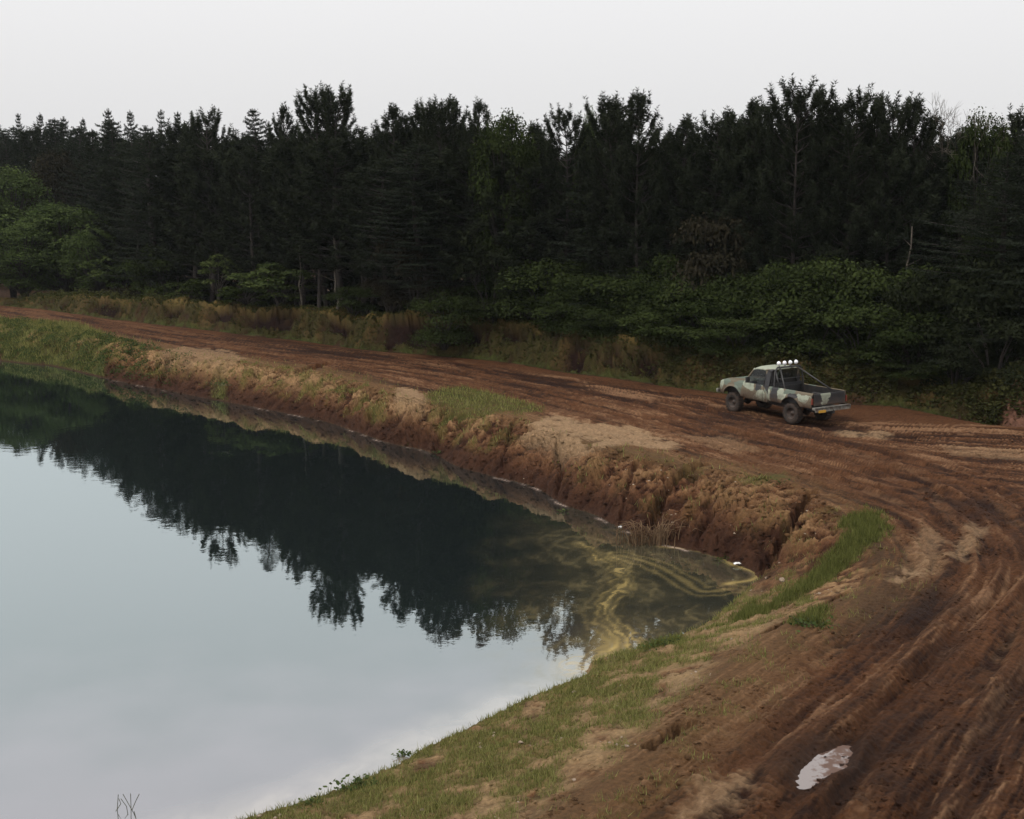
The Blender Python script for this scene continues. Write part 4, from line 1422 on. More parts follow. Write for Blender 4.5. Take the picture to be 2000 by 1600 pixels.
# dim undergrowth deep in the wood, one mass nobody could count
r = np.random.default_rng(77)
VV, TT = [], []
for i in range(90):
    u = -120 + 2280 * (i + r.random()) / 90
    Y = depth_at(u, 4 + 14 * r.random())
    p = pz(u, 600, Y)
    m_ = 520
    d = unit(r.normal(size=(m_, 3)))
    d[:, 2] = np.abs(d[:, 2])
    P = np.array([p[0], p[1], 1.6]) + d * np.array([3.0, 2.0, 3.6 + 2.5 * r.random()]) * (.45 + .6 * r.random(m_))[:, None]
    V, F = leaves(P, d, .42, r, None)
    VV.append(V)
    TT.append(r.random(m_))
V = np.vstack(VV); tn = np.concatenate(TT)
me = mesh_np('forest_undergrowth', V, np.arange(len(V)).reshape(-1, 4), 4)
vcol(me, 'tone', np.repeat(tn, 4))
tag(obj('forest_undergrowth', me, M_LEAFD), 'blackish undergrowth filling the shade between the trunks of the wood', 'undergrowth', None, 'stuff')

_seen = {}
for t in [o for o in COL.objects if o.get('category') == 'shrub']:
    _seen.setdefault(t['label'], []).append(t)
for lab, ts in _seen.items():
    if len(ts) > 1:
        for i, t in enumerate(sorted(ts, key=lambda q: q.location.x / q.location.y)):
            t['label'] = lab.replace('another', ('further left', 'further right', 'rightmost')[min(i, 2)])

# ------------------------------------------------------------------ the pickup
class MB:
    def __init__(self):
        self.v = []
        self.f = []

    def add(self, V, F):
        b0 = len(self.v)
        self.v += [tuple(map(float, p)) for p in V]
        self.f += [tuple(int(i) + b0 for i in f) for f in F]
        return self

    def box(self, x0, x1, y0, y1, z0, z1):
        V = [(x, y, z) for x in (x0, x1) for y in (y0, y1) for z in (z0, z1)]
        return self.add(V, [(0, 1, 3, 2), (4, 6, 7, 5), (0, 4, 5, 1), (2, 3, 7, 6), (0, 2, 6, 4), (1, 5, 7, 3)])

    def tube(self, P, r, sides=8):
        r = [r] * len(P) if np.isscalar(r) else r
        V, F = tubes([(P, r)], sides)
        n = len(P)
        F = [tuple(q) for q in F] + [tuple(range(sides - 1, -1, -1)), tuple(range((n - 1) * sides, n * sides))]
        return self.add(V, F)

    def prism(self, a, b, w, d):
        """bar from a to b, w along x, d along y"""
        a = np.array(a, float); b = np.array(b, float)
        V = []
        for p in (a, b):
            for sx, sy in ((-1, -1), (1, -1), (1, 1), (-1, 1)):
                V.append(p + [sx * w / 2, sy * d / 2, 0])
        return self.add(V, [(0, 1, 2, 3)[::-1], (4, 5, 6, 7), (0, 1, 5, 4), (1, 2, 6, 5), (2, 3, 7, 6), (3, 0, 4, 7)])

    def grid(self, fn, nu, nv):
        V = [fn(i / (nu - 1), j / (nv - 1)) for i in range(nu) for j in range(nv)]
        F = [(i * nv + j, (i + 1) * nv + j, (i + 1) * nv + j + 1, i * nv + j + 1) for i in range(nu - 1) for j in range(nv - 1)]
        return self.add(V, F)

    def lathe(self, prof, axis='y', n=28, c=(0, 0, 0)):
        V = []
        for k in range(n):
            t = 2 * math.pi * k / n
            for r_, h in prof:
                if axis == 'y':
                    V.append((c[0] + r_ * math.cos(t), c[1] + h, c[2] + r_ * math.sin(t)))
                elif axis == 'x':
                    V.append((c[0] + h, c[1] + r_ * math.cos(t), c[2] + r_ * math.sin(t)))
                else:
                    V.append((c[0] + r_ * math.cos(t), c[1] + r_ * math.sin(t), c[2] + h))
        m_ = len(prof)
        F = [(k * m_ + j, k * m_ + j + 1, ((k + 1) % n) * m_ + j + 1, ((k + 1) % n) * m_ + j) for k in range(n) for j in range(m_ - 1)]
        return self.add(V, F)

    def build(self, name, mt, parent=None, smooth=False, bevel=0, solid=0):
        me = bpy.data.meshes.new(name)
        me.from_pydata(self.v, [], self.f)
        me.materials.append(mt)
        if smooth:
            me.polygons.foreach_set('use_smooth', [True] * len(me.polygons))
        o = obj(name, me, None, parent)
        if solid:
            md = o.modifiers.new('solid', 'SOLIDIFY'); md.thickness = solid; md.offset = 0
        if bevel:
            md = o.modifiers.new('bevel', 'BEVEL'); md.width = bevel; md.segments = 2; md.limit_method = 'ANGLE'
        return o


def camo():
    m = mat('camouflage_paint', (.2, .18, .12), .62)
    bs = m.node_tree.nodes['Principled BSDF']
    tc_ = N(m, 'ShaderNodeTexCoord')
    nz_ = N(m, 'ShaderNodeTexNoise'); nz_.inputs['Scale'].default_value = 2.6; nz_.inputs['Detail'].default_value = 3
    L(m, tc_.outputs['Object'], nz_.inputs['Vector'])
    wv = N(m, 'ShaderNodeVectorMath', operation='MULTIPLY_ADD')
    wv.inputs[1].default_value = (.45, .45, .45)
    L(m, nz_.outputs['Color'], wv.inputs[0])
    L(m, tc_.outputs['Object'], wv.inputs[2])
    off = N(m, 'ShaderNodeVectorMath', operation='SUBTRACT'); off.inputs[1].default_value = (.225, .225, .225)
    L(m, wv.outputs[0], off.inputs[0])
    n2_ = N(m, 'ShaderNodeTexNoise'); n2_.inputs['Scale'].default_value = 1.1; n2_.inputs['Detail'].default_value = 1.5
    L(m, tc_.outputs['Object'], n2_.inputs['Vector'])
    cr = N(m, 'ShaderNodeValToRGB'); cr.color_ramp.interpolation = 'CONSTANT'
    e = cr.color_ramp.elements
    OL, MI, DK, GN = (.115, .090, .056, 1), (.275, .295, .225, 1), (.018, .017, .018, 1), (.10, .125, .095, 1)
    e[0].color = GN; e[0].position = 0
    e[1].color = OL; e[1].position = .44
    x = e.new(.62); x.color = (.20, .19, .14, 1)
    L(m, n2_.outputs[0], cr.inputs[0])
    cur = cr.outputs[0]
    BL = [((-.75, .9, 1.25), (.30, .5, .14), GN), ((.75, 1, 1.22), (.28, .6, .16), MI), ((.92, .8, 1.33), (.22, .5, .12), MI), ((.02, 1, .88), (.24, .4, .30), MI), ((-.42, 1, .95), (.16, .4, .30), MI),
          ((-.80, 1, 1.12), (.20, .4, .22), DK), ((-.72, 1, .85), (.22, .4, .26), DK), ((-1.15, 1, 1.12), (.26, .4, .22), MI), ((-1.55, 1, 1.26), (.26, .4, .14), GN), ((-1.75, 1, 1.08), (.22, .4, .12), DK), ((-2.3, 1, 1.16), (.42, .4, .12), MI),
          ((.20, 1, 1.25), (.22, .4, .16), DK), ((-.30, .9, 1.62), (.24, .5, .42), DK), ((-.36, 0, 1.3), (.12, 1.1, .75), DK), ((2.45, .9, 1.16), (.16, .6, .22), MI), ((1.75, .6, 1.40), (.55, .4, .12), OL), ((.1, 0, 2.05), (.75, .9, .16), MI), ((.42, .75, 1.9), (.3, .2, .2), MI),
          ((.25, -.4, 2.08), (.25, .3, .1), GN), ((-2.8, .0, 1.1), (.3, .98, .6), DK), ((-2.8, .22, 1.20), (.3, .27, .22), MI), ((-2.8, .30, .92), (.3, .22, .09), MI), ((-2.62, .93, 1.0), (.12, .3, .2), OL)]
    for c_, r_, col in BL:
        s_ = N(m, 'ShaderNodeVectorMath', operation='SUBTRACT'); s_.inputs[1].default_value = c_
        L(m, off.outputs[0], s_.inputs[0])
        d_ = N(m, 'ShaderNodeVectorMath', operation='DIVIDE'); d_.inputs[1].default_value = r_
        L(m, s_.outputs[0], d_.inputs[0])
        ln = N(m, 'ShaderNodeVectorMath', operation='LENGTH')
        L(m, d_.outputs[0], ln.inputs[0])
        mr_ = N(m, 'ShaderNodeMapRange'); mr_.inputs[1].default_value = 1.04; mr_.inputs[2].default_value = .92
        L(m, ln.outputs['Value'], mr_.inputs[0])
        mi = N(m, 'ShaderNodeMix', data_type='RGBA')
        L(m, mr_.outputs[0], mi.inputs[0]); L(m, cur, mi.inputs[6]); mi.inputs[7].default_value = col
        cur = mi.outputs[2]
    # mud thrown up the flanks
    sp = N(m, 'ShaderNodeSeparateXYZ'); L(m, tc_.outputs['Object'], sp.inputs[0])
    n3_ = N(m, 'ShaderNodeTexNoise'); n3_.inputs['Scale'].default_value = 7; n3_.inputs['Detail'].default_value = 6; n3_.inputs['Roughness'].default_value = .7
    L(m, tc_.outputs['Object'], n3_.inputs['Vector'])
    mz = N(m, 'ShaderNodeMath', operation='MULTIPLY_ADD'); mz.inputs[1].default_value = -.9; mz.inputs[2].default_value = .45 + .62
    L(m, n3_.outputs[0], mz.inputs[0])
    su = N(m, 'ShaderNodeMath', operation='SUBTRACT'); L(m, mz.outputs[0], su.inputs[0])
    zz = N(m, 'ShaderNodeMath', operation='MULTIPLY_ADD'); zz.inputs[1].default_value = 1.0; zz.inputs[2].default_value = -.25
    L(m, sp.outputs[2], zz.inputs[0]); L(m, zz.outputs[0], su.inputs[1])
    mr_ = N(m, 'ShaderNodeMapRange'); mr_.inputs[1].default_value = -.25; mr_.inputs[2].default_value = .15; mr_.inputs[4].default_value = .92
    L(m, su.outputs[0], mr_.inputs[0])
    mi = N(m, 'ShaderNodeMix', data_type='RGBA')
    L(m, mr_.outputs[0], mi.inputs[0]); L(m, cur, mi.inputs[6]); mi.inputs[7].default_value = (.060, .034, .021, 1)
    L(m, mi.outputs[2], bs.inputs['Base Color'])
    return m


M_CAMO = camo()
M_DARKM = noise_mat('dark_metal', (.012, .012, .013), (.03, .026, .024), 8, .5, bump=.1)
M_MUDDY = noise_mat('muddy_rubber', (.014, .011, .009), (.045, .028, .019), 6, .9, bump=.4)
M_RIM = noise_mat('muddy_rim', (.02, .016, .014), (.07, .045, .033), 9, .7, bump=.2)
M_GLASS = mat('dark_glass', (.015, .017, .018), .08); M_GLASS.node_tree.nodes['Principled BSDF'].inputs['Alpha'].default_value = .55
M_CHROME = mat('white_lamp_bowl', (.85, .85, .87), .35)
M_BUMP = noise_mat('scuffed_chrome', (.32, .33, .30), (.13, .10, .08), 7, .4, .5, bump=.1)
M_RED = mat('red_lens', (.16, .028, .015), .4)
M_PLATE = mat('yellow_plate', (.50, .27, .03), .5)
M_SEAT = mat('seat_cloth', (.05, .04, .035), .9)
M_BLACK = mat('black_print', (.02, .02, .02), .6)

TK = empty('pickup_truck', (0, 0, 0))
tag(TK, 'muddy camouflage pickup with roll bar and four roof spotlights on the dirt road', 'pickup truck')
WB, TRW, WR = 1.67, .84, .42


def side_y(x, z):
    y = .985 - .05 * sm(.90, .60, np.array([z]))[0] - .045 * sm(1.12, 1.34, np.array([z]))[0] - .02 * sm(1.09, 1.13, np.array([z]))[0]
    y -= .10 * max(0, (x - 2.0) / .5) ** 2 * .8 + .03 * max(0, (-2.3 - x) / .45) ** 2
    for xc in (WB, -WB):
        rr0 = math.hypot(x - xc, z - .52)
        if rr0 < .66:
            y += .035 * (1 - abs(rr0 - .57) / .09) if abs(rr0 - .57) < .09 else 0
    return y


def side_panel(name, x0, x1, zb, zt, sgn, parent=TK, mt=None, lo=0):
    n = max(3, int((x1 - x0) / .035) + 1)
    rows = 13

    def fn(u, v):
        x = x0 + (x1 - x0) * u
        b0 = zb(x) if callable(zb) else zb
        for xc in (WB, -WB):
            d = abs(x - xc)
            if d < .57:
                b0 = max(b0, .52 + math.sqrt(.57 ** 2 - d * d) * (1.0 if xc > 0 else .93))
        t = zt(x) if callable(zt) else zt
        z = b0 + (t - b0) * v
        return (x, sgn * side_y(x, z), z)
    mb = MB().grid(fn, n, rows)
    # rolled top edge
    mb.grid(lambda u, v: (x0 + (x1 - x0) * u, sgn * (side_y(x0 + (x1 - x0) * u, (zt(x0 + (x1 - x0) * u) if callable(zt) else zt)) - .09 * v), (zt(x0 + (x1 - x0) * u) if callable(zt) else zt) + .012 * math.sin(v * 3.14)), n, 3)
    return mb.build(name, mt or M_CAMO, parent, True, solid=.02)


hood_z = lambda x: 1.335 - .055 * max(0, (x - .95) / 1.55) - .05 * max(0, (x - 2.3) / .2) ** 2
for sg in (1, -1):
    side_panel('front_fender', .96, 2.50, .72, lambda x: hood_z(x) - .02, sg)
    dr = side_panel('door', -.10, .95, .68, 1.32, sg)
    MB().box(-.02, .12, sg * .985 - .012, sg * .985 + .012, 1.16, 1.185).build('door_handle', M_DARKM, dr)
    fr_ = MB()
    fr_.tube([(.98, sg * .93, 1.33), (.62, sg * .80, 1.90), (.52, sg * .785, 1.93), (-.05, sg * .785, 1.93), (-.10, sg * .80, 1.88), (-.10, sg * .93, 1.33)], .02, 6)
    fr_.build('window_frame', M_CAMO, dr, True)
    MB().add([(.96, sg * .92, 1.33), (.60, sg * .79, 1.92), (-.09, sg * .79, 1.92), (-.09, sg * .92, 1.33)], [(0, 1, 2, 3)]).build('side_window', M_GLASS, dr)
    side_panel('bed_side', -2.74, -.38, .74, 1.31, sg)
    MB().box(-2.7, -.4, sg * .83 - .01, sg * .83 + .01, .86, 1.30).build('bed_inner_wall', M_DARKM, TK)
    MB().box(-2.1, -1.2, sg * .72 - .10, sg * .72 + .10, .86, 1.08).build('wheel_housing', M_DARKM, TK, bevel=.03)
    mi_ = MB().box(.62, .70, sg * 1.10 - .09, sg * 1.10 + .09, 1.38, 1.60)
    mi_.tube([(.72, sg * .94, 1.36), (.67, sg * 1.08, 1.42)], .012, 6)
    mi_.build('mirror', M_DARKM, TK, bevel=.01)
    MB().box(-2.775, -2.73, sg * .935 - .035, sg * .935 + .035, .90, 1.14).build('tail_light', M_RED, TK, bevel=.008)
# cab: corners, roof, pillars
cab = MB()
for sg in (1, -1):
    cab.grid(lambda u, v: (-.36 + .25 * u, sg * side_y(-.2, .68 + .64 * v), .68 + .64 * v), 5, 10)
    cab.prism((1.06, sg * .90, 1.32), (.60, sg * .765, 1.95), .09, .05)
    cab.add([(-.11, sg * .93, 1.32), (-.36, sg * .90, 1.32), (-.34, sg * .76, 1.96), (-.10, sg * .78, 1.96), (-.11, sg * .86, 1.32), (-.32, sg * .83, 1.32), (-.30, sg * .70, 1.96), (-.10, sg * .72, 1.96)],
            [(0, 1, 2, 3), (4, 7, 6, 5), (0, 3, 7, 4), (1, 5, 6, 2), (2, 6, 7, 3), (0, 4, 5, 1)])
cab.box(-.385, -.355, -.92, .92, .68, 1.42)
cab.box(-.36, -.33, -.78, -.66, 1.42, 1.95)
cab.box(-.36, -.33, .66, .78, 1.42, 1.95)
cab.box(.94, 1.10, -.92, .92, 1.20, 1.325)
cab.build('cab', M_CAMO, TK, bevel=.008)
rf = MB().grid(lambda u, v: (-.37 + 1.03 * u, (v * 2 - 1) * (.80 - .0 * u), 2.03 - .09 * abs(v * 2 - 1) ** 5 - .07 * max(0, u - .8) / .2 * 1.0 - .05 * max(0, .12 - u) / .12), 24, 25)
rf.build('cab_roof', M_CAMO, TK, True, solid=.04)
MB().add([(1.04, .84, 1.33), (.62, .73, 1.95), (.62, -.73, 1.95), (1.04, -.84, 1.33)], [(0, 1, 2, 3)]).build('windscreen', M_GLASS, TK)
MB().add([(-.345, .67, 1.42), (-.345, .67, 1.92), (-.345, -.67, 1.92), (-.345, -.67, 1.42)], [(0, 1, 2, 3)]).build('rear_window', M_GLASS, TK)
hd = MB().grid(lambda u, v: (1.0 + 1.49 * u, (v * 2 - 1) * (.90 - .06 * u ** 3), hood_z(1.0 + 1.49 * u) + .025 - .03 * abs(v * 2 - 1) ** 4 + .012 * (abs(abs(v * 2 - 1) - .55) < .12)), 26, 23)
hd.build('hood', M_CAMO, TK, True, solid=.02)
gr = MB().box(2.47, 2.52, -.80, .80, .88, 1.24)
for k in range(6):
    gr.box(2.515, 2.535, -.52, .52, .92 + k * .05, .935 + k * .05)
gr.build('grille', M_DARKM, TK)
for sg in (1, -1):
    MB().box(2.50, 2.55, sg * .69 - .12, sg * .69 + .12, .95, 1.16).build('headlight', M_CHROME, TK, bevel=.02)
MB().box(2.56, 2.68, -.98, .98, .72, .88).build('front_bumper', M_BUMP, TK, bevel=.03)
rb = MB().box(-2.98, -2.80, -.98, .98, .70, .80)
rb.box(-2.98, -2.955, -.98, .98, .62, .80)
rb.build('rear_bumper', M_BUMP, TK, bevel=.02)
tg = MB().box(-2.775, -2.735, -.86, .86, .84, 1.30)
tg.box(-2.785, -2.775, -.80, .80, 1.20, 1.26)
tg.box(-2.785, -2.775, -.80, .80, .88, .93)
tg.build('tailgate', M_CAMO, TK, bevel=.01)
pl_ = MB().box(-3.0, -2.985, .42, .80, .60, .70).build('number_plate', M_PLATE, TK)
MB().box(-2.7, -.4, -.84, .84, .84, .87).build('bed_floor', M_DARKM, TK)
MB().box(-.44, -.40, -.90, .90, .86, 1.31).build('bed_front_wall', M_DARKM, TK)
ch = MB()
for sg in (1, -1):
    ch.box(-2.8, 2.5, sg * .43 - .05, sg * .43 + .05, .60, .74)
ch.box(1.05, 2.35, -.62, .62, .66, 1.18)
ch.box(-.30, 1.0, -.88, .88, .66, .74)
ch.box(-.6, .6, -.2, .2, .50, .68)
ch.box(-2.75, -1.9, -.35, .35, .52, .80)
ch.build('chassis', M_DARKM, TK, bevel=.01)
for x in (WB, -WB):
    a = MB().tube([(x, -.72, WR), (x, .72, WR)], .05, 10)
    a.lathe([(0, -.16), (.12, -.1), (.16, 0), (.12, .1), (0, .16)], 'y', 12, (x, .1, WR))
    a.build('axle', M_MUDDY, TK, True)
    for sg in (1, -1):
        w = empty('wheel', (0, 0, 0)); w.parent = TK; w.location = (x, sg * TRW, WR)
        hw = .155
        MB().lathe([(.22, -hw * .8), (.30, -hw), (.375, -hw), (.405, -hw * .75), (.41, 0), (.405, hw * .75), (.375, hw), (.30, hw), (.22, hw * .8)], 'y', 32).build('tyre', M_MUDDY, w, True)
        tr_ = MB()
        for k in range(24):
            t0 = 2 * math.pi * k / 24
            for s2 in (-1, 1):
                tt = t0 + (.13 if s2 > 0 else 0)
                c_, s_ = math.cos(tt), math.sin(tt)
                V = []
                for rr0, dt, yy in [(.385, -.05, .02), (.385, .05, .02), (.385, .05, hw + .008), (.385, -.05, hw + .008), (.43, -.04, .02), (.43, .04, .02), (.425, .04, hw), (.425, -.04, hw)]:
                    V.append((rr0 * math.cos(tt + dt), s2 * yy, rr0 * math.sin(tt + dt)))
                tr_.add(V, [(0, 1, 2, 3), (4, 5, 6, 7), (0, 1, 5, 4), (1, 2, 6, 5), (2, 3, 7, 6), (3, 0, 4, 7)])
        tr_.build('tread', M_MUDDY, w)
        rm = MB().lathe([(.0, .06), (.07, .06), (.08, .02), (.14, .0), (.19, .03), (.215, .11), (.225, .13)], 'y', 24)
        rm.lathe([(0, .085), (.05, .08), (.055, .03)], 'y', 12)
        for k in range(8):
            t0 = 2 * math.pi * k / 8
            rm.lathe([(.0, .03), (.022, .03), (.022, .005)], 'y', 6, (.15 * math.cos(t0), 0, .15 * math.sin(t0)))
        ro = rm.build('rim', M_RIM, w, True)
        ro.scale = (1, sg, 1)
st_ = MB().box(-.28, .05, -.70, .70, 1.0, 1.52)
st_.box(-.05, .48, -.70, .70, .95, 1.12)
st_.build('seat', M_SEAT, TK, bevel=.05)
MB().box(.70, .98, -.84, .84, 1.05, 1.36).build('dashboard', M_DARKM, TK, bevel=.03)
sw = MB()
sw.tube([(.55 + .06 * math.sin(t), .40 + .19 * math.cos(t), 1.36 + .17 * math.sin(t)) for t in np.linspace(0, 2 * math.pi, 18)], .014, 5)
sw.build('steering_wheel', M_BLACK, TK)
# roll bar and its braces
rbm = MB()
rbm.tube([(-.56, .80, .88), (-.56, .80, 1.40), (-.52, .74, 1.92), (-.51, .62, 2.08), (-.51, -.62, 2.08), (-.52, -.74, 1.92), (-.56, -.80, 1.40), (-.56, -.80, .88)], .038, 8)
rbm.tube([(-.55, .78, 1.62), (-.55, -.78, 1.62)], .02, 6)
rbm.build('roll_bar', M_DARKM, TK, True)
MB().tube([(-.54, .50, 2.06), (-1.22, .86, 1.30)], .032, 8).build('brace', M_DARKM, TK, True)
MB().tube([(-.54, -.45, 2.06), (-2.05, -.80, 1.30)], .032, 8).build('brace', M_DARKM, TK, True)
MB().tube([(-.52, .72, 1.95), (-.85, .80, 1.32)], .026, 8).build('brace', M_DARKM, TK, True)
for k in range(4):
    yy = .50 - k * .32
    s_ = MB().lathe([(0, -.07), (.04, -.063), (.068, -.04), (.085, 0), (.088, .03)], 'x', 18, (-.47, yy, 2.235))
    so = s_.build('spotlight', M_CHROME, TK, True)
    MB().lathe([(0, .045), (.08, .032), (.09, .02), (.09, .0)], 'x', 18, (-.47, yy, 2.235)).build('lamp_face', M_CHROME, so, True)
    MB().tube([(-.49, yy, 2.08), (-.49, yy, 2.15)], .018, 6).build('bracket', M_DARKM, so)
ty = MB().box(-3.02, -2.7, -.05, .05, .52, .62)
ty.lathe([(0, .06), (.03, .03), (.0, 0)], 'z', 8, (-3.0, 0, .62))
ty.build('tow_hitch', M_DARKM, TK)
MB().tube([(-.2, .62, .60), (-1.1, .66, .56), (-2.0, .74, .56)], .03, 8).build('exhaust_pipe', M_RIM, TK)

TH = math.atan2(.843, -.537)
TC = np.array([10.63 + .25, 49.6])
ax = np.array([math.cos(TH), math.sin(TH)])
pr = np.array([-ax[1], ax[0]])
wz = [float(ground(*(TC + ax * a_ * WB + pr * b_ * TRW))[0]) for a_ in (1, -1) for b_ in (1, -1)]
TK.location = (TC[0], TC[1], max(sum(wz) / 4, RZ - .05) - .02)
TK.rotation_euler = (0, 0, TH)
TK.scale = (1, 1, 1)

# ------------------------------------------------------------------ grass, brambles, clods
def blades(name, X, Y, Z, hgt, wid, tone, mt, label, r, lean=.5, group=None, cat='grass', per=1):
    n = len(X)
    a = r.random(n) * 6.28
    le = lean * r.random(n) * hgt
    dx, dy = np.cos(a), np.sin(a)
    b_ = r.random(n) * 6.28
    P = np.stack([X, Y, Z - .01], 1)
    s = np.stack([np.cos(b_), np.sin(b_), 0 * b_], 1) * wid[:, None] * .5
    tip = P + np.stack([dx * le, dy * le, hgt], 1)
    V = np.stack([P - s, P + s, tip], 1).reshape(-1, 3)
    me = tri_mesh(name, V, tone)
    o = obj(name, me, mt)
    tag(o, label, cat, None, 'stuff')
    return o


def sample(n, x0, x1, y0, y1, r):
    X = x0 + (x1 - x0) * r.random(n)
    Y = y0 + (y1 - y0) * r.random(n)
    return X, Y


r = np.random.default_rng(5)
# near bank
X, Y = sample(330000, -6, 11, 15, 34, r)
cl = fbm(X * 2.5, Y * 2.5, 201, 3)
m_ = (cl > -.35)
X, Y = X[m_], Y[m_]
Z, C, G, GL, inf = terrain(X, Y)
lushm = np.zeros(len(X))
for P, s in GREEN[:2] + GREEN[5:7]:
    lushm = np.maximum(lushm, soft(X, Y, P, .25, .4 * fbm(X * 1.6, Y * 1.6, 5, 4)))
k = (r.random(len(X)) < G * .75 * (1 - lushm)) & (Z > .015)
h = .05 + .09 * r.random(k.sum()) + .10 * sm(.1, .5, fbm(X[k], Y[k], 210, 3)) * r.random(k.sum())
h = h + .12 * sm(.35, .05, Z[k]) * r.random(k.sum())
blades('bank_grass', X[k], Y[k], Z[k], h, np.full(k.sum(), .016), r.random(k.sum()), M_GRASS, 'patchy short yellow green grass on the near bank of the pond', r, .9)
print('near blades', k.sum())
k = (r.random(len(X)) < .8 * lushm * sm(-.35, .15, fbm(X * 3, Y * 3, 205, 3) + .5 * lushm - .1)) & (Z > .02)
X2, Y2, Z2 = X[k], Y[k], Z[k]
X2 = np.concatenate([X2, X2 + .05 * r.normal(size=len(X2))]); Y2 = np.concatenate([Y2, Y2 + .05 * r.normal(size=len(Y2))]); Z2 = np.concatenate([Z2, Z2])
h = .06 + .15 * r.random(len(X2)) * (.5 + .8 * np.concatenate([lushm[k]] * 2))
blades('lush_grass', X2, Y2, Z2, h, np.full(len(X2), .02), r.random(len(X2)), M_LUSH, 'bright lush green grass strip inside the bend of the track', r, .7)
print('lush', len(X2))
# far bank and green patches on the pond side of the track
X, Y = sample(420000, -42, 8, 34, 96, r)
near_s = np.interp(Y, [34, 45, 60, 75, 96], [8, 1, -11, -24, -40])
k = np.abs(X - near_s) < 9
X, Y = X[k], Y[k]
Z, C, G, GL, inf = terrain(X, Y)
k = (r.random(len(X)) < G * .8) & (Z > .05) & (~inf['inF'])
h = .07 + .16 * r.random(k.sum()) + .25 * r.random(k.sum()) * sm(-22, -30, X[k])
blades('verge_grass', X[k], Y[k], Z[k], h, np.full(k.sum(), .035), r.random(k.sum()), M_GRASS, 'thin grass and moss on the far bank and beside the track', r, .8)
print('far bank', k.sum())
# berm beyond the road: sample along the berm
n = 330000
s_ = r.random(n) ** .9
fx = np.interp(s_, np.linspace(0, 1, len(FAR)), FAR[:, 0]); 
idx = 3 + r.random(n) * (len(FAR) - 7.01)
i0 = idx.astype(int); f0 = (idx - i0)[:, None]
Pf = FAR[i0] * (1 - f0) + FAR[i0 + 1] * f0
seg = unit(FAR[i0 + 1] - FAR[i0])
nrm = np.stack([-seg[:, 1], seg[:, 0]], 1)
Q = Pf + nrm * (r.random(n) * 7.5)[:, None]
X, Y = Q[:, 0], Q[:, 1]
Z, C, G, GL, inf = terrain(X, Y)
tb = inf['tb']
dens = G * .32 * sm(4, 1.5, inf['dB'] * inf['inB'])
k = (r.random(n) < dens) & inf['inF']
hh = .04 + .09 * r.random(k.sum()) + .14 * r.random(k.sum()) * sm(.25, .7, tb[k]) * sm(-.2, .4, fbm(X[k] * .6, Y[k] * .6, 220, 3) + .15)
blades('berm_grass', X[k], Y[k], Z[k], hh, np.full(k.sum(), .045), np.clip(.25 + .5 * r.random(k.sum()) - .3 * sm(.3, .0, tb[k]) + .5 * fbm(X[k] * .5 + 7, Y[k] * .5, 221, 3) + .25 * sm(.7, .95, tb[k]), 0, 1), M_BERMG, 'olive tussock grass overhanging the earth berm along the forest', r, 1.0)
print('berm', k.sum())
# brambles and dead bracken over the right half of the berm
px_u = 1000 + FP * X / (Y * CP + 8 * SP)
mound = fbm(X * .7, Y * .7, 230, 4)
bm = sm(1180, 1330, px_u) * sm(.18, .5, tb) + .5 * sm(.2, .35, fbm(X * .35, Y * .35, 231, 2)) * sm(.4, .7, tb) * sm(900, 1200, px_u) + .9 * sm(420, 250, px_u) * sm(.5, .8, tb)
low = bm < .3
bm = np.maximum(bm, .75 * sm(.08, .3, tb) * sm(-.35, .25, fbm(X * 1.3, Y * 1.3, 235, 3)) * G)
k = (r.random(n) < np.clip(bm, 0, 1) * .5) & inf['inF'] & (inf['dB'] * inf['inB'] < 2.5)
kk = np.nonzero(k)[0]
hz_ = (.15 + .75 * np.clip(mound[kk] + .35, 0, 1)) * r.random(len(kk)) ** .6 * np.where(low[kk], .35, 1)
P3 = np.stack([X[kk], Y[kk], Z[kk] + hz_], 1)
tn = np.clip(.45 * r.random(len(kk)) + .5 * (.5 + fbm(X[kk] * 1.1, Y[kk] * 1.1, 233, 3)), 0, 1)
V, F = leaves(P3, np.array([[0, 0, 1.]]) + 0 * P3, .15, r, tn)
me = mesh_np('bramble_thicket', V, F, 4); vcol(me, 'tone', np.repeat(tn, 4))
tag(obj('bramble_thicket', me, M_BRAM), 'brownish green brambles and low weeds over the berm beyond the track', 'undergrowth', None, 'stuff')
print('bramble', len(kk))

# leafy weeds heaped on the grassy left end of the far bank
Xw, Yw = sample(420000, -46, -12, 62, 100, r)
wsel = (np.abs(Xw - np.interp(Yw, [60, 75, 96], [-11, -24, -40])) < 9)
Xw, Yw = Xw[wsel], Yw[wsel]
mw = fbm(Xw * .8 + 3, Yw * .8, 270, 4)
wsel = (mw > -.10) & (r.random(len(Xw)) < .7)
Xw, Yw, mw = Xw[wsel], Yw[wsel], mw[wsel]
Zw, Cw_, Gw, GLw, infw = terrain(Xw, Yw)
edge = sm(-17, -24, Xw + 2.5 * fbm(Xw * .5, Yw * .5, 271, 2))
kw = infw['inC'] & (Zw > .12) & (r.random(len(Xw)) < edge)
Xw, Yw, Zw, mw = Xw[kw], Yw[kw], Zw[kw], mw[kw]
P3 = np.stack([Xw, Yw, Zw + (.05 + .8 * np.clip(mw + .10, 0, 1)) * r.random(len(Xw)) ** .5], 1)
tn = np.clip(.45 * r.random(len(Xw)) + .9 * np.clip(mw + .2, 0, 1), 0, 1)
V, F = leaves(P3, np.array([[0, 0, 1.]]) + 0 * P3, .11, r, tn)
me = mesh_np('bank_weeds', V, F, 4); vcol(me, 'tone', np.repeat(tn, 4))
tag(obj('bank_weeds', me, M_LIGHT), 'leafy green weeds heaped over the left end of the far bank', 'weeds', None, 'stuff')
print('weeds', len(Xw))

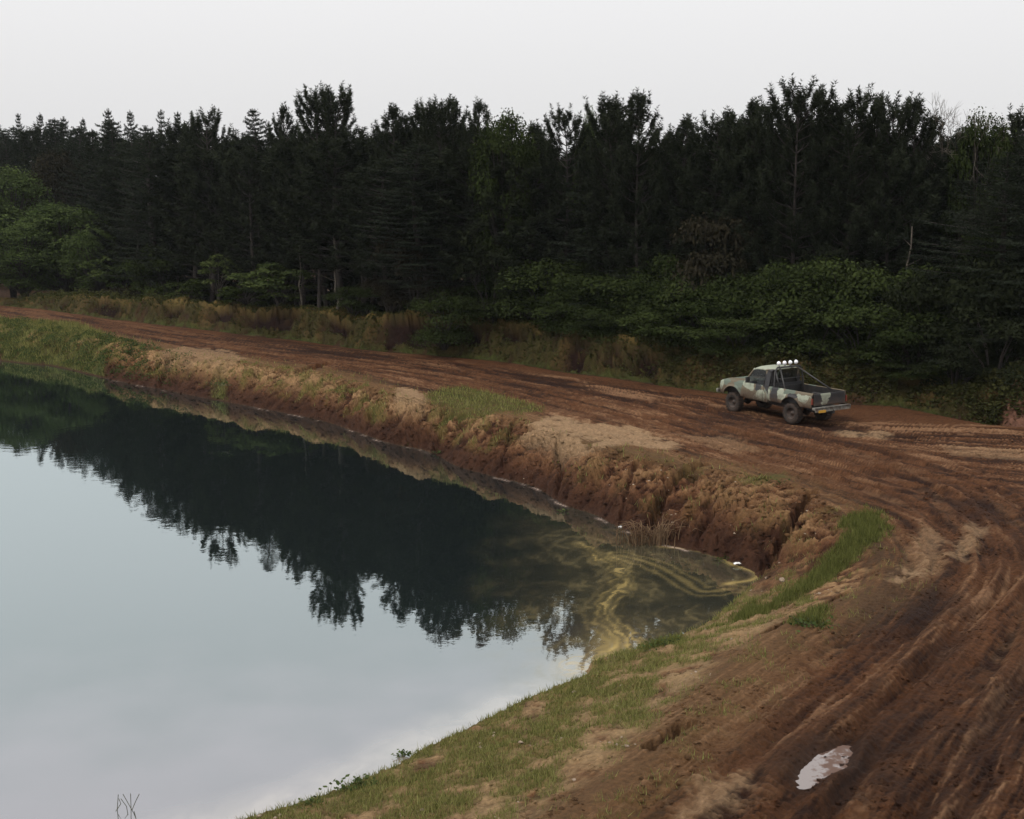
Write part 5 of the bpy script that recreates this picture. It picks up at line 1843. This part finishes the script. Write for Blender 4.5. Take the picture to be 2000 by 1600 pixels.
# clods and crumbs of mud
def rocks(name, X, Y, Z, S, mt, label, r, C=None):
    base = np.array([(0, 0, 1), (.89, 0, .45), (.28, .85, .45), (-.72, .53, .45), (-.72, -.53, .45), (.28, -.85, .45), (.72, .53, -.45), (-.28, .85, -.45), (-.89, 0, -.45), (-.28, -.85, -.45), (.72, -.53, -.45)])
    fc = np.array([(0, 1, 2), (0, 2, 3), (0, 3, 4), (0, 4, 5), (0, 5, 1), (1, 6, 2), (2, 6, 7), (2, 7, 3), (3, 7, 8), (3, 8, 4), (4, 8, 9), (4, 9, 5), (5, 9, 10), (5, 10, 1), (1, 10, 6)])
    n = len(X)
    V = base[None] * (1 + .35 * r.normal(size=(n, 11, 1)).clip(-1, 1)) * S[:, None, None] * np.array([1, 1, .6])
    a = r.random(n) * 6.28
    c_, s_ = np.cos(a)[:, None], np.sin(a)[:, None]
    V = np.stack([V[..., 0] * c_ * 1.25 - V[..., 1] * s_, V[..., 0] * s_ * 1.25 + V[..., 1] * c_, V[..., 2]], -1)
    V += np.stack([X, Y, Z + S * .15], 1)[:, None]
    F = (fc[None] + 11 * np.arange(n)[:, None, None]).reshape(-1, 3)
    me = mesh_np(name, V.reshape(-1, 3), F, 3)
    if C is not None:
        vcol(me, 'albedo', np.repeat(np.clip(C * (.65 + .6 * r.random(n))[:, None], 0, 1), 11, 0))
        vcol(me, 'gloss', np.zeros(n * 11))
    o = obj(name, me, mt)
    tag(o, label, 'clods', None, 'stuff')


M_CLOD = noise_mat('mud_clod', (.045, .024, .016), (.13, .075, .05), 5, .9, bump=.3)
M_CLODB = noise_mat('bank_clod', (.022, .011, .008), (.15, .082, .048), 1.3, .95, bump=.3, coord='Generated')
M_CLODP = noise_mat('dry_crumb', (.16, .11, .075), (.33, .26, .19), 5, .95, bump=.3)
X, Y = sample(170000, -8, 19, 15, 45, r)
Z, C, G, GL, inf = terrain(X, Y)
q = fbm(X * .9, Y * .9, 240, 3)
k = (q > .02) & (~inf['inF']) & (Z > .1) & (G < .3) & (r.random(len(X)) < .35 * 20 / Y)
rocks('mud_clods', X[k], Y[k], Z[k], .010 + .035 * r.random(k.sum()) ** 3, M_GROUND, 'dark mud clods thrown up along the ruts', r, C[k])
print('clods', k.sum())
# broken earth on the far bank
Xb, Yb = sample(200000, -30, 10.5, 33, 76, r)
near_s = np.interp(Yb, [34, 45, 60, 75, 96], [8, 1, -11, -24, -40])
kb = np.abs(Xb - near_s) < 4.5
Xb, Yb = Xb[kb], Yb[kb]
Zb, Cb, Gb, GLb, infb = terrain(Xb, Yb)
qb = fbm(Xb * .8 + 5, Yb * .8, 260, 3)
kb = infb['inC'] & (Zb > .02) & (infb['t'] < .97) & (r.random(len(Xb)) < np.clip(.5 + 1.3 * qb, .08, 1) * (1 - .6 * Gb))
rocks('bank_clods', Xb[kb], Yb[kb], Zb[kb] - .01, .018 + .080 * r.random(kb.sum()) ** 3.5, M_GROUND, 'crumbled clods of earth lying over the eroded far bank', r, Cb[kb])
print('bank clods', kb.sum())
k2 = (q < -.28) & inf['inC'] & (~inf['inF']) & (Z > .1) & (r.random(len(X)) < .10)
rocks('dry_crumbs', X[k2], Y[k2], Z[k2], .012 + .03 * r.random(k2.sum()) ** 3, M_CLODP, 'pale dry crumbs scattered over the bank', r)


# ------------------------------------------------------------------ small things at the water's edge
def on(u, v, z=0.0):
    p = px(u, v, z)
    for i in range(4):
        g = float(ground(p[0], p[1])[0])
        p = px(u, v, max(g, 0))
    return p


def scrap(u, v, z, size, mt, label, seed, cat='litter', name='litter_scrap', flat=.35):
    rr = np.random.default_rng(seed)
    p = on(u, v, z)
    n = 7
    mb = MB()
    H_ = rr.normal(size=(n, n)) * .25
    mb.grid(lambda a, b_: ((a - .5) * size * 1.4, (b_ - .5) * size, size * flat * (.3 + H_[int(a * (n - 1)), int(b_ * (n - 1))] + .6 * (1 - (2 * a - 1) ** 2))), n, n)
    o = mb.build(name, mt, None, False, solid=.006)
    o.location = (p[0], p[1], max(p[2], .0) + .01)
    o.rotation_euler = (0, 0, rr.random() * 6)
    tag(o, label, cat)
    o.scale = (1, 1, .5)


M_WHITE = noise_mat('white_plastic', (.75, .75, .74), (.45, .43, .40), 9, .5, bump=0)
M_PINK = noise_mat('pinkish_plastic', (.45, .28, .24), (.6, .5, .45), 9, .5, bump=0)
scrap(1213, 1030, 0, .13, M_WHITE, 'small white scrap of litter at the waterline left of the reed clump', 1)
scrap(1440, 1102, .05, .15, M_WHITE, 'white plastic scrap at the innermost corner of the pond', 2)
scrap(461, 782, .1, .3, M_PINK, 'pinkish white litter at the foot of the far bank', 3)
scrap(90, 603, RZ, .35, M_WHITE, 'tiny white scrap on the verge of the track at the left', 4)
scrap(1181, 1012, 0, .14, M_WHITE, 'tiny pale bit of litter by the far waterline', 5)


def stone(u, v, z, s, label, seed):
    rr = np.random.default_rng(seed)
    p = on(u, v, z)
    mb = MB().lathe([(0, -.5), (.6, -.38), (.95, 0), (.75, .35), (.35, .55), (0, .6)], 'z', 9)
    mb.v = [(x * (1 + .25 * rr.normal()) * s, y * (1 + .2 * rr.normal()) * s * .7, z_ * (1 + .15 * rr.normal()) * s) for x, y, z_ in mb.v]
    o = mb.build('stone', M_CLODP, None, False)
    o.location = (p[0], p[1], p[2] + s * .2)
    o.rotation_euler = (.2, .1, rr.random() * 6)
    tag(o, label, 'stone')


stone(1527, 1136, .8, .13, 'pale upright stone beside the lush grass strip', 1)
stone(1497, 1130, .5, .06, 'small pale stone near the corner of the pond', 2)


def reeds(name, u, v, z, n, hgt, spread, mt, label, seed, bend=.5, part='stem', w=.012, cat='reeds', maxparts=60):
    rr = np.random.default_rng(seed)
    p = px(u, v, z)
    t = empty(name, tuple(p))
    for i in range(n):
        a = rr.random() * 6.28
        q = np.array([rr.normal() * spread, rr.normal() * spread * .5, -.03])
        h_ = hgt * (.45 + .6 * rr.random())
        b_ = bend * h_ * rr.random()
        pts_ = [q, q + [b_ * .2 * math.cos(a), b_ * .2 * math.sin(a), h_ * .5], q + [b_ * .6 * math.cos(a), b_ * .6 * math.sin(a), h_ * .85], q + [b_ * 1.1 * math.cos(a), b_ * 1.1 * math.sin(a), h_ * (1 - .4 * rr.random())]]
        V, F = tubes([(np.array(pts_), np.array([w, w * .8, w * .6, w * .3]))], 3)
        me = mesh_np(part, V, F, 4)
        vcol(me, 'tone', np.full(len(V), rr.random()))
        obj(part, me, mt, t)
    tag(t, label, cat)
    return t


reeds('reed_clump', 1278, 1062, 0, 130, .85, .42, M_DRY, 'dry brown reed clump at the foot of the eroded bank', 11, 1.2, w=.016)
# bent stems poking out of the water at the bottom left
rr = np.random.default_rng(4)
M_REED = noise_mat('old_reed', (.03, .032, .018), (.09, .085, .045), 12, .7, bump=0)
t = empty('bent_reeds', tuple(px(250, 1600, 0)))
o0 = px(250, 1600, 0)


def pp(u, v, y=0.):
    q = pz(u, v, o0[1] + y)
    return q - o0


for ps in [[(232, 1612), (229, 1580), (231, 1552)], [(226, 1585), (236, 1570), (232, 1560)], [(240, 1551), (252, 1572), (262, 1590), (268, 1605)], [(256, 1612), (256, 1580), (255, 1550)], [(258, 1582), (265, 1565), (272, 1551)], [(230, 1590), (240, 1605), (250, 1590)], [(262, 1585), (266, 1600), (270, 1612)], [(236, 1560), (247, 1575), (250, 1592)]]:
    P = np.array([pp(u, v, .0) for u, v in ps])
    V, F = tubes([(P, np.full(len(P), .006))], 4)
    obj('stem', mesh_np('stem', V, F, 4), M_REED, t)
tag(t, 'few bent reed stems standing in the water at the bottom left', 'reeds')


def weed(u, v, z, n, s, mt, label, seed, name='weed'):
    rr = np.random.default_rng(seed)
    p = on(u, v, z)
    d = rr.normal(size=(n, 3)) * np.array([s, s * .7, s * .35])
    d[:, 2] = np.abs(d[:, 2]) + .02
    V, F = leaves(d, np.array([[0, 0, 1.]]) + 0 * d, .09, rr, None)
    me = mesh_np('leaf_tuft', V, F, 4); vcol(me, 'tone', np.repeat(rr.random(n), 4))
    t = empty(name, tuple(p))
    obj('foliage', me, mt, t)
    segs = [(np.array([[0, 0, -.02], d[i] * .95]), np.array([.008, .004])) for i in range(0, n, 6)]
    V, F = tubes(segs, 3)
    obj('stem', mesh_np('stem', V, F, 4), M_REED, t)
    tag(t, label, 'weed')


weed(856, 886, .05, 50, .20, M_LIGHT, 'small green weed at the waterline in the dent of the far bank', 1)
weed(818, 870, .05, 60, .28, M_LIGHT, 'flat pale weed at the waterline left of the dent in the bank', 2)
weed(432, 752, .8, 60, .30, M_LIGHT, 'green plant clinging to the far bank above the waterline', 3)
weed(1048, 940, .1, 36, .16, M_LIGHT, 'little green sprout under the cracked earth bank', 4)
weed(1100, 1000, 0, 16, .10, M_YELL, 'tiny weed standing in the water off the far bank', 5)
weed(1420, 1095, .05, 40, .16, M_LEAFY, 'low plant beside the white plastic scrap', 6)
weed(1590, 1222, 1.3, 90, .22, M_LIGHT, 'leafy weed in the small green patch by the ledge', 7)
weed(1517, 945, 1.6, 50, .25, M_LIGHT, 'green weed on the crest of the bank near the bend', 8)
weed(790, 1478, .2, 40, .12, M_LIGHT, 'upright weed at the edge of the near bank', 9)
weed(700, 1540, .2, 120, .22, M_LIGHT, 'bushy weed on the near waterline', 10)
weed(612, 1572, .1, 60, .14, M_YELL, 'small weed at the waterline near the bottom edge', 11)
weed(1300, 1268, .3, 110, .26, M_LIGHT, 'round green tuft on the shore below the yellow scum', 12)

# ------------------------------------------------------------------ thin damp air over the whole place
HZ = MB().box(-2600, 2600, -2600, 2600, -4.0, 32.0)
M_HAZE = bpy.data.materials.new('haze')
M_HAZE.use_nodes = True
M_HAZE.node_tree.nodes.clear()
out = N(M_HAZE, 'ShaderNodeOutputMaterial')
pv = N(M_HAZE, 'ShaderNodeVolumePrincipled')
pv.inputs['Color'].default_value = (.86, .92, 1.0, 1)
pv.inputs['Density'].default_value = .00009
L(M_HAZE, pv.outputs[0], out.inputs['Volume'])
ho = HZ.build('haze', M_HAZE)
tag(ho, 'thin damp haze over pond, road and forest', 'haze', None, 'stuff')
